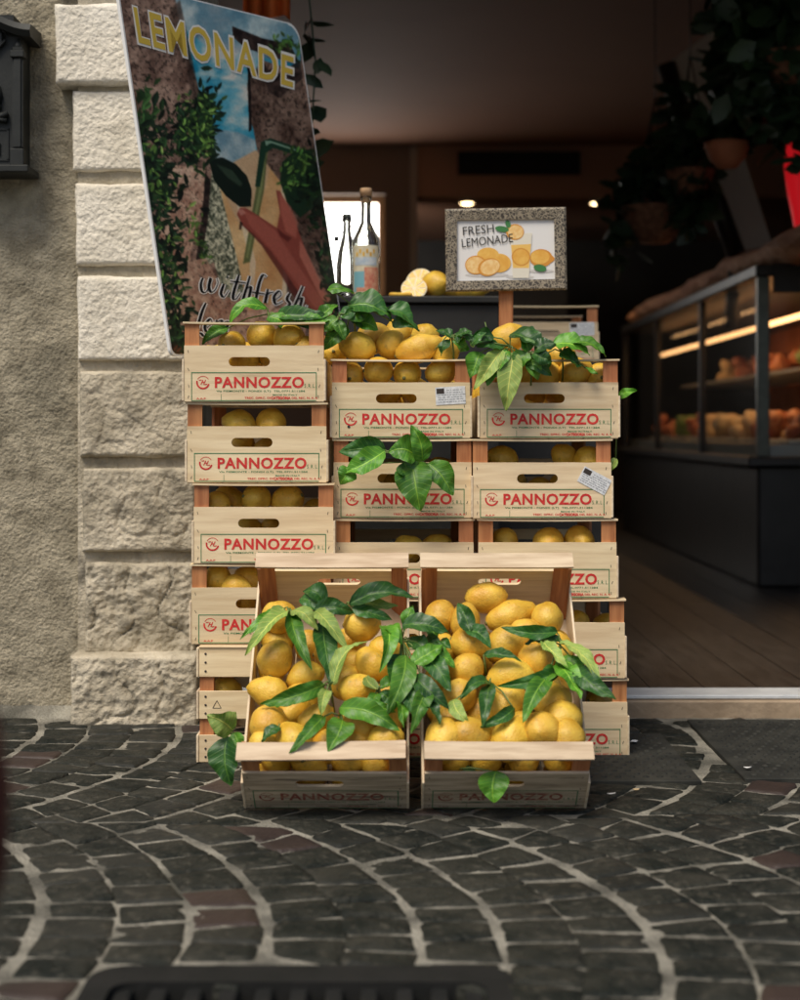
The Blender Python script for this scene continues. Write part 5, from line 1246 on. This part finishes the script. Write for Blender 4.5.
for j in range(GV+1):
    v_ = .004+.992*j/GV
    for i in range(GU+1):
        u_ = .006+.988*i/GU
        # round the top right corner and the others
        uu, vv2 = u_, v_
        for (cx_, cy_, r_, su, sv) in ((1-.066, .056, .060, 1, -1), (1-.03, 1-.024, .024, 1, 1), (.03, 1-.024, .024, -1, 1), (.03, .024, .024, -1, -1)):
            du, dv = (uu-cx_)*su, (vv2-cy_)*sv/.8
            if du > 0 and dv > 0:
                h_ = math.hypot(du, dv)
                if h_ > r_: uu = cx_+su*du*r_/h_; vv2 = cy_+sv*dv*.8*r_/h_
        p_ = TL+U*uu+V*vv2+Nn*L0[0]; gv.append(p_)
        px = 400+p_.x*F/p_.y; py = 430-(p_.z-H)*F/p_.y
        fx, fy = (px-X0)*SCL, (py-Y0_)*SCL; ix = min(CWp-2,max(0,int(fx))); iy = min(CHp-2,max(0,int(fy))); tx, ty = min(1,max(0,fx-ix)), min(1,max(0,fy-iy))
        cols.append((IMG[iy,ix]*(1-tx)+IMG[iy,ix+1]*tx)*(1-ty)+(IMG[iy+1,ix]*(1-tx)+IMG[iy+1,ix+1]*tx)*ty)
gf = [(j*(GU+1)+i, (j+1)*(GU+1)+i, (j+1)*(GU+1)+i+1, j*(GU+1)+i+1) for j in range(GV) for i in range(GU)]
m.add(gv, gf)
M['print_col'] = bpy.data.materials.new('printed poster picture'); M['print_col'].use_nodes = True
nt = M['print_col'].node_tree; b = nt.nodes['Principled BSDF']; b.inputs['Roughness'].default_value = .35; b.inputs['Specular IOR Level'].default_value = .4
at_ = nt.nodes.new('ShaderNodeAttribute'); at_.attribute_name = 'Print'; nt.links.new(at_.outputs['Color'], b.inputs['Base Color'])
pic = PO(m, 'picture', M['print_col'])
ca_ = pic.data.color_attributes.new('Print', 'FLOAT_COLOR', 'POINT')
arr = np.ones((len(cols),4)); cc = np.array(cols); arr[:,:3] = np.where(cc <= .04045, cc/12.92, ((cc+.055)/1.055)**2.4)
ca_.data.foreach_set('color', arr.ravel().astype(np.float32))
base_l = L0[0]+.0008
m = MB()
def quadmap(q, l, grow=0):
    def f(u, v):
        a = (q[0][0]*(1-u)+q[1][0]*u)*(1-v)+(q[3][0]*(1-u)+q[2][0]*u)*v; b_ = (q[0][1]*(1-u)+q[1][1]*u)*(1-v)+(q[3][1]*(1-u)+q[2][1]*u)*v
        return pp_(a, b_, l)
    return f
q = [(139,43),(293,88),(294,57),(133,6)]; qo = [(137.5,45),(294.5,90.5),(295.5,54.5),(131.5,4)]
put_text(m, 'LEMONADE', 0,0,0,0,0, 0, .055, 1.12, quadmap(qo, base_l)); put_text(m, 'LEMONADE', 0,0,0,0,0, 1, .02, 1.13, quadmap(q, base_l+.0006))
PO(m, 'title_lettering', [M['a_wht'], M['a_yel']])
# brush script, drawn as strokes
def smooth(pts, k=5):
    out = []; N = len(pts)
    for i in range(N-1):
        p0 = pts[max(i-1,0)]; p1 = pts[i]; p2 = pts[i+1]; p3 = pts[min(i+2,N-1)]
        for s_ in range(k):
            t = s_/k; out.append(tuple(.5*((2*p1[j])+(-p0[j]+p2[j])*t+(2*p0[j]-5*p1[j]+4*p2[j]-p3[j])*t*t+(-p0[j]+3*p1[j]-3*p2[j]+p3[j])*t**3) for j in (0,1)))
    out.append(pts[-1]); return out
def brush(mb, pts, w, l, mi):
    pts = smooth(pts); N = len(pts); vs = []
    for i, p in enumerate(pts):
        a = pts[max(i-1,0)]; b_ = pts[min(i+1,N-1)]; d = Vector((b_[0]-a[0], b_[1]-a[1])); d = d.normalized() if d.length else Vector((1,0))
        down = max(0, d.y); ww = w*(.35+.75*down)*(.5+.5*min(1, 4*min(i, N-1-i)/max(1,N-1)+.3))/2
        if mi == 0: ww += 1.25
        vs += [pp_(p[0]-d.y*ww, p[1]+d.x*ww, l), pp_(p[0]+d.y*ww, p[1]-d.x*ww, l)]
    mb.add(vs, [(2*i,2*i+2,2*i+3,2*i+1) for i in range(N-1)], mi)
S = [[(203,278),(201,284),(202,291),(206,292),(210,284),(211,278),(209,286),(211,292),(215,290),(218,283),(217,278)],
     [(224,284),(221,293),(224,297),(229,290)], [(227,277),(228,278)],
     [(239,275),(233,296),(236,299),(241,292)], [(230,281),(246,283)],
     [(250,276),(243,300),(246,290),(251,287),(249,299),(253,301),(257,295)],
     [(267,277),(263,275),(259,284),(254,306),(250,301)], [(252,292),(265,294)],
     [(268,289),(265,303),(268,294),(274,292)], [(275,300),(281,295),(279,291),(274,297),(276,304),(283,301)],
     [(290,293),(287,299),(290,304),(285,308)], [(303,286),(293,310),(297,301),(302,298),(300,308),(304,310),(307,305)],
     [(206,303),(202,312),(197,330),(196,337),(200,333),(204,336),(208,334)],
     [(207,328),(212,323),(210,319),(205,326),(207,332),(213,329)], [(217,320),(213,334),(217,323),(222,321),(219,334),(223,324),(228,322),(226,333),(230,335)]]

m = MB()
for st_ in S: brush(m, st_, 2.6, base_l, 0)
for st_ in S: brush(m, st_, 2.6, base_l+.0006, 1)
PO(m, 'script_lettering', [M['a_wht'], M['a_blk']])

# ------------------------------------------------------------------ camera, light, world
cam = bpy.data.cameras.new('camera'); co = bpy.data.objects.new('camera', cam); col.objects.link(co)
co.location = (0,0,H); co.rotation_euler = (R(90),0,0)
cam.sensor_fit = 'VERTICAL'; cam.sensor_height = 36; cam.lens = F/1000*36; cam.shift_y = -.07; cam.clip_end = 300; cam.clip_start = .05
cam.dof.use_dof = True; cam.dof.focus_distance = 3.25; cam.dof.aperture_fstop = 3.0
scene.camera = co
w = bpy.data.worlds.new('World'); scene.world = w; w.use_nodes = True; nt = w.node_tree
sky = nt.nodes.new('ShaderNodeTexSky'); sky.sky_type = 'NISHITA'; sky.sun_disc = False
EL, AZ = 58, 212     # sun up over the street behind the camera, slightly left
sky.sun_elevation = R(EL); sky.sun_rotation = R(AZ); sky.dust_density = 3; sky.air_density = 1
bg = nt.nodes['Background']; bg.inputs['Strength'].default_value = .085
nt.links.new(sky.outputs[0], bg.inputs['Color'])
sl = bpy.data.lights.new('sun', 'SUN'); sl.energy = 2.35; sl.angle = R(28); sl.color = (1,.91,.77)
so = bpy.data.objects.new('sun', sl); col.objects.link(so)
d = Vector((math.sin(R(AZ))*math.cos(R(EL)), math.cos(R(AZ))*math.cos(R(EL)), math.sin(R(EL))))
so.rotation_euler = d.to_track_quat('Z','Y').to_euler()
vs_ = scene.view_settings; vs_.view_transform = 'Standard'; vs_.look = 'None'; vs_.gamma = 1; vs_.use_curve_mapping = False; vs_.exposure = .28
